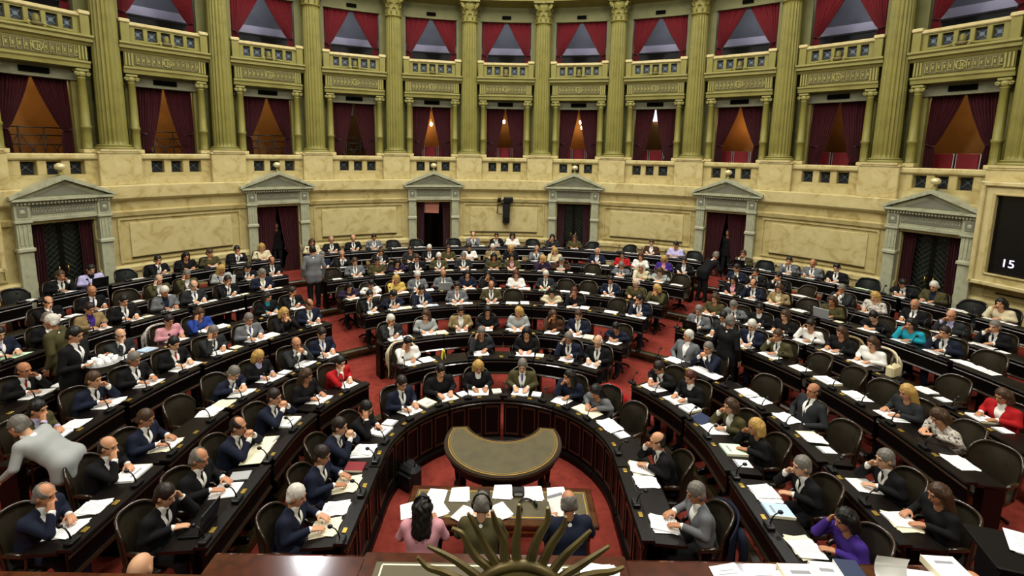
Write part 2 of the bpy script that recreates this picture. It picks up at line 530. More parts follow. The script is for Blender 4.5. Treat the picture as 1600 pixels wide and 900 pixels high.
# small gallery columns
def smallcol():
    s = MB()
    fl = lambda a, z: 1 - .07 * abs(math.sin(a * 7)) if z < .58 and z > .1 else 1
    s.lathe([(.13, .05), (.115, .09)] + [(.108, z) for z in np.linspace(.1, .58, 4)] + [(.125, .6), (.125, .66), (.105, .68), (.10, 1.2), (.09, 1.86), (.10, 1.87), (.10, 1.9)], OLIVE, n=56, mod=fl)
    c = MB()
    c.box((0, 0, 2.08), (.27, .27, .06), OLIVEP, bev=.01)
    c.lathe([(.09, 1.9), (.12, 1.97), (.12, 2.05)], OLIVEP, n=20)
    for sx in (-1, 1):
        c.tube([(sx * (.125 + .05 * math.cos(a) * (1 - a / 15)), -.11, 1.98 + .05 * math.sin(a) * (1 - a / 15)) for a in np.linspace(0, 11, 18)], .014, OLIVEP, n=5)
        c.lathe([(.05, -.11), (.04, 0), (.05, .11)], OLIVEP, n=12)
    bb = MB()
    bb.box((0, 0, .0), (.30, .30, .10), MARBLE2, bev=.01)
    return s.mesh('small_shaft'), c.mesh('small_capital'), bb.mesh('small_base')
SS, SCA, SB = smallcol()
for v in SCA.vertices:          # the bolsters of the ionic capital were turned about z; keep them tucked under the abacus
    if v.co.z < .3:
        v.co.z += 1.98
n = 0
for b in BAYS:
    for s in (-1, 1):
        t = bayang(b) + s * 3.75
        r = empty('gallery_column', pol(R0 + .12, t, 4.83), -rad(bayang(b)), 'slim ochre ionic column %s of the lower gallery opening, %s' % ('left' if s < 0 else 'right', bayname(b)), 'column', 'slim columns of the lower gallery', 'structure')
        kit(r, [('shaft', SS), ('capital', SCA), ('base', SB)])

# drapes
def drape(hw, top, bot, tie, gap_top, tied_w, side, m, pleats=9, amp=.028, pw=1.25):
    NU, NV = 44, 40
    vs, fs = [], []
    for j in range(NV + 1):
        z = top + (bot - top) * j / NV
        if z > tie:
            u = (top - z) / (top - tie)
            wd = hw + gap_top - (hw + gap_top - tied_w) * (u ** pw)
        else:
            wd = tied_w * (1 + .25 * (tie - z) / max(.1, tie - bot))
        pin = max(0, 1 - abs(z - tie) / .12)
        for i in range(NU + 1):
            q = i / NU
            a = amp * (.45 + .55 * (hw / max(wd, .1)) ** .3) * (1 - .6 * pin)
            y = a * math.sin(q * pleats * 2 * PI + .6 * math.sin(z * 2.1)) + .012 * math.sin(q * 23 + z * 3)
            x = q * wd * (1 - .12 * pin)
            vs.append((side * (hw - x), y, z))
    for j in range(NV):
        for i in range(NU):
            a = j * (NU + 1) + i
            f = (a, a + 1, a + NU + 2, a + NU + 1)
            fs.append(f if side < 0 else f[::-1])
    mb = MB()
    mb.add(vs, fs, m, True)
    o = len(vs)
    mb.add([(x, y + .012, z) for x, y, z in vs], [f[::-1] for f in fs], m, True)
    return mb
def tieback(hw, tie, tied_w, side):
    mb = MB()
    mb.tube([(side * (hw + .0), 0, tie + .05), (side * (hw - tied_w * .5), -.06, tie), (side * (hw - tied_w * .95), -.03, tie - .01), (side * (hw - tied_w * .5), .05, tie + .01)], .022, REDD, n=6)
    return mb
LD = {s: drape(.72, 6.72, 4.20, 5.35, -.015, .22, s, REDD).mesh('drape') for s in (-1, 1)}
LDN = {s: drape(.72, 6.72, 4.20, 4.9, -.015, .34, s, REDD).mesh('drape') for s in (-1, 1)}
UD = {s: drape(.93, 10.0, 7.9, 8.68, -.015, .20, s, RED, pw=1.05).mesh('drape') for s in (-1, 1)}
LT = {s: tieback(.72, 5.35, .22, s).mesh('tieback') for s in (-1, 1)}
UT = {s: tieback(.93, 8.68, .20, s).mesh('tieback') for s in (-1, 1)}
for n, b in enumerate(BAYS):
    t = bayang(b)
    for s in (-1, 1):
        sd = 'left' if s < 0 else 'right'
        r = empty('drape', pol(R0 + .52, t, 4.2), -rad(t), 'dark crimson %s drape of the lower gallery opening, %s' % (sd, bayname(b)), 'curtain', 'lower gallery drapes')
        c = link('cloth', (LDN if b in (0, 2, 3, 4, 5, 6, 8) else LD)[s], r)
        c.location = (0, 0, -4.2)
        link('tieback', LT[s], r).location = (0, 0, -4.2)
        r = empty('drape', pol(R0 + .52, t, 7.9), -rad(t), 'bright crimson %s drape of the upper gallery opening, %s' % (sd, bayname(b)), 'curtain', 'upper gallery drapes')
        link('cloth', UD[s], r).location = (0, 0, -7.9)
        link('tieback', UT[s], r).location = (0, 0, -7.9)
# ------------------------------------------------------------------ door portals (local y outward from the wall face r = 12.62)
def portal_kit():
    pil = MB()
    pil.box((0, -.12, 1.63), (.27, .22, 1.66), GREYM, bev=.012)
    pil.box((0, -.13, .86), (.31, .26, .14), GREYM, bev=.012)
    pil.box((0, -.14, 2.50), (.33, .28, .10), GREYM, bev=.02)
    pil.box((0, -.12, 2.85), (.26, .22, .60), GREYM)
    for q in (-.075, 0, .075):
        pil.box((q, -.235, 2.86), (.04, .03, .5), GREYM, bev=.008)
        pil.ell((q, -.25, 2.53), (.025, .025, .03), GREYM, 8, 5)
    pil.box((0, -.14, 3.17), (.33, .28, .07), GREYM, bev=.015)
    pil.box((0, -.12, 3.39), (.28, .22, .36), GREYM)
    pil.box((0, -.235, 3.40), (.18, .02, .22), GREYD)
    pil.ell((0, -.24, 3.40), (.06, .02, .06), GREYM, 10, 5)
    lin_ = MB()
    lin_.box((0, -.10, 3.20), (1.36, .2, .09), GREYM, bev=.01)
    lin_.box((0, -.09, 3.41), (1.32, .16, .34), GREYM)
    lin_.box((0, -.175, 3.43), (1.24, .02, .22), GREYD)
    for q in range(18):
        x = -.58 + q * .068
        lin_.tube([(x + .022 * math.cos(a), -.19, 3.43 + .06 * math.sin(a)) for a in np.linspace(0, 2 * PI, 9)], .008, GREYM, n=4)
    ped = MB()
    ped.ext([(.05, 3.58), (-.24, 3.58), (-.27, 3.63), (-.36, 3.66), (-.36, 3.72), (.05, 3.72)], -1.08, 1.08, GREYM)
    for q in range(27):
        ped.box((-.96 + q * .0738, -.27, 3.595), (.04, .06, .04), GREYM)
    ped.ext([(-1.0, 3.72), (1.0, 3.72), (0, 4.12)], -.22, .05, GREYM, 'y')
    ped.ext([(-.62, 3.76), (.62, 3.76), (0, 4.0)], -.24, -.2, GREYD, 'y')
    for s in (-1, 1):
        ped.ext([(s * 1.12, 3.70), (s * 1.12, 3.78), (0, 4.25), (0, 4.14)], -.38, .05, GREYM, 'y')
        for q in range(10):
            u = (q + .5) / 10
            ped.box((s * (1.0 - u * .9), -.25, 3.735 + u * .375), (.035, .08, .035), GREYM)
    fin = MB()
    fin.lathe([(.07, 4.22), (.06, 4.28), (.025, 4.30), (.025, 4.36), (.05, 4.38)], OLIVE, (0, -.18, 0), 14)
    fin.ell((0, -.18, 4.45), (.115, .115, .09), PALEGOLD, 16, 10)
    ds = {}
    for s in (-1, 1):
        ds[s] = drape(.34, 3.16, .82, .83, -.06, .26, s, REDD, pleats=5).mesh('drape')
    full = {}
    for s in (-1, 1):
        full[s] = drape(.66, 3.16, .82, 1.4, -.01, .42, s, REDD, pleats=8).mesh('drape')
    lf = MB()
    lf.box((0, 0, 1.98), (.60, .05, 2.34), GLASS)
    for x in (-.29, .29):
        lf.box((x, -.03, 1.98), (.05, .04, 2.34), WOODD)
    for z in (.88, 1.45, 3.10):
        lf.box((0, -.03, z), (.6, .04, .10), WOODD)
    bars = MB()
    for q in range(-9, 14):
        for a in (-1, 1):
            z0 = 1.5 + q * .14
            x0, x1 = -.26, .26
            za, zb = z0, z0 + .52
            ua = max(0, (1.5 - za) / (zb - za)); ub = min(1, (3.05 - za) / (zb - za))
            if ub - ua < .05:
                continue
            p0 = (a * (x0 + (x1 - x0) * ua), -.045, za + (zb - za) * ua)
            p1 = (a * (x0 + (x1 - x0) * ub), -.045, za + (zb - za) * ub)
            bars.tube([p0, p1], .008, LATT, n=5)
    hd = MB()
    hd.tube([(.22, -.05, 1.75), (.22, -.1, 1.76), (.22, -.1, 1.9), (.22, -.05, 1.91)], .012, BRASS, n=6)
    return pil.mesh('pilaster'), lin_.mesh('lintel'), ped.mesh('pediment'), fin.mesh('globe_finial'), ds, full, lf.mesh('leaf'), bars.mesh('lattice'), hd.mesh('handle')
PIL, LIN, PEDI, FIN, DSIDE, DFULL, LEAF, BARS, HAND = portal_kit()
vest = MB()
for i, b in enumerate(DOORB):
    t = bayang(b)
    r = empty('door_%d' % (i + 1), pol(12.62, t, 0), -rad(t), 'grey-green marble doorway with pediment and globe finial, %s from the left' % ORD[i], 'doorway', 'pedimented doorways', 'structure')
    for s in (-1, 1):
        link('pilaster', PIL, r).location = (s * .80, 0, 0)
    link('lintel', LIN, r)
    link('pediment', PEDI, r).scale = (.92 if i in (0, 5) else 1, 1, 1)
    link('globe_finial', FIN, r)
    if i in (0, 3, 5):
        for s in (-1, 1):
            l = link('door_leaf', LEAF, r)
            l.location = (s * .31, .30, 0)
            link('lattice', BARS, l)
            h = link('handle', HAND, l)
            h.scale = (-s, 1, 1)
    for s in (-1, 1):
        sd = 'left' if s < 0 else 'right'
        d = link('drape', (DFULL if i in (1, 4) else DSIDE)[s], None, pol(12.62 + .12, t, 0), -rad(t))
        if i not in (1, 4):
            off = s * .29
            d.location = (d.location[0] + off * math.cos(rad(t)), d.location[1] - off * math.sin(rad(t)), 0)
        tag(d, 'dark crimson %s drape hanging in the %s doorway from the left' % (sd, ORD[i]), 'curtain', 'doorway drapes')
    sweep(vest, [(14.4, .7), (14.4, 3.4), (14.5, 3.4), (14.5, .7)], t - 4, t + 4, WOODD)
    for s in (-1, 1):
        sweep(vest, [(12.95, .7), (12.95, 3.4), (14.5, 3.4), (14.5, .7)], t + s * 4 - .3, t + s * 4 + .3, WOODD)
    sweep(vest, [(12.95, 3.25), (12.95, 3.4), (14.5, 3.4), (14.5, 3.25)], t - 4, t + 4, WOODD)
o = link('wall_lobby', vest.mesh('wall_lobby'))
tag(o, 'dark lobby walls seen through the six doorways', 'wall', None, 'structure')
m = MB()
m.box((0, 0, 0), (.56, .03, .50), PINK, bev=.01)  # panel painted rose in place of a lit wall behind the doorway
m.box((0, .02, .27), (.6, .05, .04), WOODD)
o = link('rosy_wall_patch', m.mesh('rosy_wall_patch'), None, pol(12.90, bayang(3) - .25, 2.86), -rad(bayang(3)))
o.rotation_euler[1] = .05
tag(o, 'pale rose panel standing in for the lit wall beyond the open dark doorway', 'lit wall patch')

# black camera on a bracket between the two middle doorways
t = bayang(4) + .2
r = empty('wall_camera', pol(12.57, t, 2.3), -rad(t), 'black camera and tall box bracketed to the middle marble panel', 'camera')
m = MB(); m.box((.05, -.14, .38), (.27, .22, .80), BLACK, bev=.02); m.box((.05, -.26, .45), (.2, .02, .5), IRON)
link('box', m.mesh('speaker_box'), r)
m = MB(); m.box((.12, -.16, .88), (.36, .24, .22), BLACK, bev=.03); m.lathe([(.05, 0), (.06, .1), (.07, .16)], IRON, (-.22, -.18, .80), 14)
link('camera_body', m.mesh('camera_body'), r)
m = MB(); m.tube([(-.05, 0, .70), (-.28, -.06, .70), (-.30, -.08, .34), (-.12, -.08, .30)], .018, IRON, n=6); m.tube([(-.3, -.07, .82), (-.05, -.1, .84)], .02, IRON, n=6)
link('bracket', m.mesh('bracket'), r)

# results boards at both ends of the lower wall
def board(th, mirror):
    r = empty('results_board', pol(12.40, th, 3.3), -rad(th), 'large black results board in a marble frame, showing 15' if not mirror else 'marble-framed board on the wall beyond the leftmost doorway', 'screen')
    W, H = 2.7, 2.44
    fr = MB()
    for s in (-1, 1):
        fr.ext([(s * W / 2, -H / 2), (s * (W / 2 - .30), -H / 2 + .30), (s * (W / 2 - .30), H / 2 - .30), (s * W / 2, H / 2)], -.14, .16, MARBLE2, 'y')
        fr.ext([(-W / 2, s * H / 2), (-W / 2 + .30, s * (H / 2 - .30)), (W / 2 - .30, s * (H / 2 - .30)), (W / 2, s * H / 2)], -.14, .16, MARBLE2, 'y')
        fr.box((s * (W / 2 - .06), -.17, 0), (.10, .08, H), MARBLE2, bev=.03)
        fr.box((0, -.17, s * (H / 2 - .06)), (W, .08, .10), MARBLE2, bev=.03)
        fr.box((s * (W / 2 - .29), -.15, 0), (.05, .06, H - .52), MARBLE, bev=.02)
        fr.box((0, -.15, s * (H / 2 - .29)), (W - .52, .06, .05), MARBLE, bev=.02)
    link('frame', fr.mesh('board_frame'), r)
    sc = MB(); sc.box((0, .02, 0), (W - .6, .12, H - .6), SCREEN)
    link('display', sc.mesh('display'), r)
    return r
def text(s, size, m, parent, loc, nm):
    cu = bpy.data.curves.new('digits', 'FONT')
    cu.body = s
    cu.size = size
    cu.extrude = .004
    cu.align_x = 'LEFT'
    ob = bpy.data.objects.new('tmp', cu)
    COL.objects.link(ob)
    dg = bpy.context.evaluated_depsgraph_get()
    me = bpy.data.meshes.new_from_object(ob.evaluated_get(dg))
    bpy.data.objects.remove(ob)
    me.materials.clear()
    me.materials.append(m)
    o = link(nm, me, parent)
    o.location = loc
    o.rotation_euler = (PI / 2, 0, 0)
    return o
r = board(70.9, False)
text('15', .26, WTXT, r, (-.83, -.05, -.72), 'digits')['label'] = 'white digits reading 15'
text('2', .30, GTXT, r, (-.40, -.05, -.76), 'digits')['label'] = 'yellow-green digit'
board(-74.2, True)

# gallery seats, railings and lamps behind the drapes
def gseat():
    m = MB()
    m.box((0, 0, .45), (.46, .44, .10), REDCH, bev=.03)
    b = MB(); b.box((0, .22, .76), (.46, .07, .50), REDCH, bev=.03)
    f = MB()
    for s in (-1, 1):
        f.tube([(s * .25, -.2, 0), (s * .25, -.2, .44), (s * .25, .2, .48), (s * .25, .24, 1.0)], .014, SILVER, n=6)
        f.tube([(s * .25, .2, 0), (s * .25, .2, .5)], .014, SILVER, n=6)
    f.tube([(-.25, .24, 1.0), (.25, .24, 1.0)], .014, SILVER, n=6)
    return m.mesh('seat'), b.mesh('backrest'), f.mesh('frame')
GS = gseat()
for b in (3, 4, 5, 6, 7, 8, 9):
    t = bayang(b)
    q = 0
    for row in (0, 1):
        for dx in ((-.56, 0, .56) if row == 0 else (-.29, .29)):
            q += 1
            th = t + math.degrees(dx / 14)
            r = empty('gallery_chair', pol(14.0 + row * .75, th, 4.15), -rad(t), 'red gallery chair, %s seat of the %s row in the %s' % (ORD[q - 1 if row == 0 else q - 4], 'front' if row == 0 else 'back', bayname(b)), 'chair', 'red gallery chairs')
            kit(r, [('seat', GS[0]), ('backrest', GS[1]), ('frame', GS[2])])
rl = MB()
for z in (4.98, 5.22, 5.42):
    rl.tube([(-.72, 0, z), (.72, 0, z)], .016, IRON, n=6)
rp = MB()
for x in (-.70, -.25, .25, .70):
    rp.tube([(x, 0, 4.15), (x, 0, 5.44)], .018, IRON, n=6)
xb = MB()
for x in (-.475, 0, .475):
    for a in (-1, 1):
        xb.tube([(x - a * .2, 0, 4.5), (x + a * .2, 0, 5.2)], .012, IRON, n=5)
RAILM = rl.mesh('rail_bars'), rp.mesh('rail_posts'), xb.mesh('rail_crosses')
for b in (-2, -1, 0, 1, 2, 10):
    t = bayang(b)
    r = empty('gallery_railing', pol(13.85, t, 4.15), -rad(t), 'black iron cross railing behind the drapes, %s' % bayname(b), 'railing', 'iron railings of the lower gallery')
    for nm, me in zip(('bar', 'post', 'cross'), RAILM):
        link(nm, me, r).location = (0, 0, -4.15)
def bulbs(b, pts):
    for k, (dx, z) in enumerate(pts):
        r = empty('wall_lamp', pol(15.6, bayang(b) + math.degrees(dx / 15.6), z), -rad(bayang(b)), 'glowing bulb lamp in the lower gallery, %s in the %s' % (('upper', 'lower')[k] if len(pts) > 1 else 'alone', bayname(b)), 'lamp', 'gallery bulb lamps')
        m = MB(); m.ell((0, -.1, 0), (.055, .055, .085), BULB, 12, 8)
        link('bulb', m.mesh('bulb'), r)
        m = MB(); m.tube([(0, .4, .2), (0, .1, .24), (0, -.1, .2), (0, -.1, .09)], .015, BRASS, n=6); m.lathe([(.05, .07), (.03, .14)], BRASS, (0, -.1, 0), 10)
        link('arm', m.mesh('arm'), r)
bulbs(3, [(-.02, 6.38), (.12, 6.12)])
bulbs(4, [(-.05, 6.3)])
bulbs(5, [(-.05, 6.32), (.02, 6.1)])
bulbs(7, [(.1, 6.35)])
for b in (6, 2):  # panels imitate lit patches at the wall top, no fixture there
    m = MB()
    m.box((0, 0, 0), (.9 if b == 6 else .5, .06, .5), WHITEW if b == 6 else LAV)
    o = link('lit_wall_patch', m.mesh('lit_wall_patch'), None, pol(15.9, bayang(b) + .1, 6.62), -rad(bayang(b)))
    tag(o, 'glowing white panel standing in for window light on the gallery back wall' if b == 6 else 'pale panel standing in for faint light on the gallery back wall', 'panel', None)

# ------------------------------------------------------------------ floor tiers
def ringpts(r, n=61):
    pts = [(-r, -9.4)] + [(r * math.sin(rad(t)), r * math.cos(rad(t))) for t in np.linspace(-90, 90, n)] + [(r, -9.4)]
    return pts
STEPR = [3.14, 5.85, 8.52, 11.2]
SZ = [0, .14, .36, .58, .80]
f = MB()
P0 = ringpts(STEPR[0])
f.add([(x, y, 0) for x, y in P0], [tuple(range(len(P0) - 1, -1, -1))], CARPET)
for k in range(4):
    A, B = ringpts(STEPR[k]), ringpts(STEPR[k + 1] if k < 3 else 14.6)
    n = len(A)
    f.add([(x, y, SZ[k + 1]) for x, y in A + B], [(i, n + i, n + i + 1, i + 1) for i in range(n - 1)], CARPET)
    f.add([(x, y, z) for z in (SZ[k], SZ[k + 1]) for x, y in A], [(i, i + 1, n + i + 1, n + i) for i in range(n - 1)], STEPW)
o = link('floor', f.mesh('floor'))
tag(o, 'red carpeted floor rising in low curved tiers', 'floor', None, 'structure')
for k in range(4):
    m = MB()
    z = SZ[k + 1]
    prof = [(-.07, z - .14 if k == 0 else z - .10), (-.08, z - .02), (-.05, z + .012), (.05, z + .012), (.07, z + .002), (.02, z - .10)]
    rings = [ringpts(STEPR[k] + p[0]) for p in prof]
    n = len(rings[0]); L = len(prof)
    vs = [(rings[j][i][0], rings[j][i][1], prof[j][1]) for i in range(n) for j in range(L)]
    fs = [(i * L + j, i * L + (j + 1) % L, (i + 1) * L + (j + 1) % L, (i + 1) * L + j) for i in range(n - 1) for j in range(L)]
    m.add(vs, fs, STEPW)
    o = link('trim_%d' % (21 + k), m.mesh('step_edge'))
    tag(o, 'olive-brown wooden edge of the %s curved floor step from the centre' % ORD[k], 'step edge', 'wooden step edges', 'structure')
# shell: ceiling and the plain wall behind the camera
m = MB()
N = 48
vs = []
for k in range(6):
    a = k / 5 * PI / 2 * .92
    for j in range(N):
        t = 2 * PI * j / N
        vs.append((17.5 * math.cos(a) * math.cos(t), 17.5 * math.cos(a) * math.sin(t) , 12.4 + 4.0 * math.sin(a)))
fs = [(k * N + j, (k + 1) * N + j, (k + 1) * N + (j + 1) % N, k * N + (j + 1) % N) for k in range(5) for j in range(N)]
m.add(vs, fs, CEIL)
m.add(vs[-N:], [tuple(range(N - 1, -1, -1))], CEIL)
o = link('ceiling', m.mesh('ceiling'))
tag(o, 'pale domed ceiling above the hall', 'ceiling', None, 'structure')
m = MB()
m.box((0, -9.5, 6.2), (34, .2, 12.6), SAGE)
for s in (-1, 1):
    m.box((s * 14.8, -6, 6.2), (.2, 8, 12.6), SAGE)
o = link('wall_front', m.mesh('wall_front'))
tag(o, 'plain ochre end wall behind the presiding desk', 'wall', None, 'structure')
# ------------------------------------------------------------------ desks
def arcprism(mb, row, prof, t0, t1, m, zoff=0):       # closed profile of (s, z) carried along the row's path
    a = RA[row - 1] + .7
    n = max(2, int(abs(t1 - t0) * a * PI / 180 / .16) + 2)
    L = len(prof)
    vs = []
    for i in range(n):
        t = t0 + (t1 - t0) * i / (n - 1)
        for s, z in prof:
            x, y = path(row, s, t)
            vs.append((x, y, z + zoff))
    fs = [(i * L + k, i * L + (k + 1) % L, (i + 1) * L + (k + 1) % L, (i + 1) * L + k) for i in range(n - 1) for k in range(L)]
    fs += [tuple(range(L)), tuple((n - 1) * L + k for k in range(L - 1, -1, -1))]
    mb.add(vs, fs, m)
AL = [0, 45, 41, 39, 39, 39, 38, 37.5]
AR = [0, 43, 40, 38.3, 38, 38.5, 37, 36.5]
ENDS = [(-129, 126), (-119, 121.5), (-112, 109), (-98, 98.5), (-93, 93), (-84, 84), (-80, 80), (-76, 76)]
def banks(row):
    e0, e1 = ENDS[row - 1]
    h = math.degrees(.42 / (RA[row - 1] + .7))
    if row == 1:
        return [('whole', e0, -.6), ('whole', .6, e1)]
    return [('left', e0, -AL[row - 1] - h), ('centre', -AL[row - 1] + h, AR[row - 1] - h), ('right', AR[row - 1] + h, e1)]
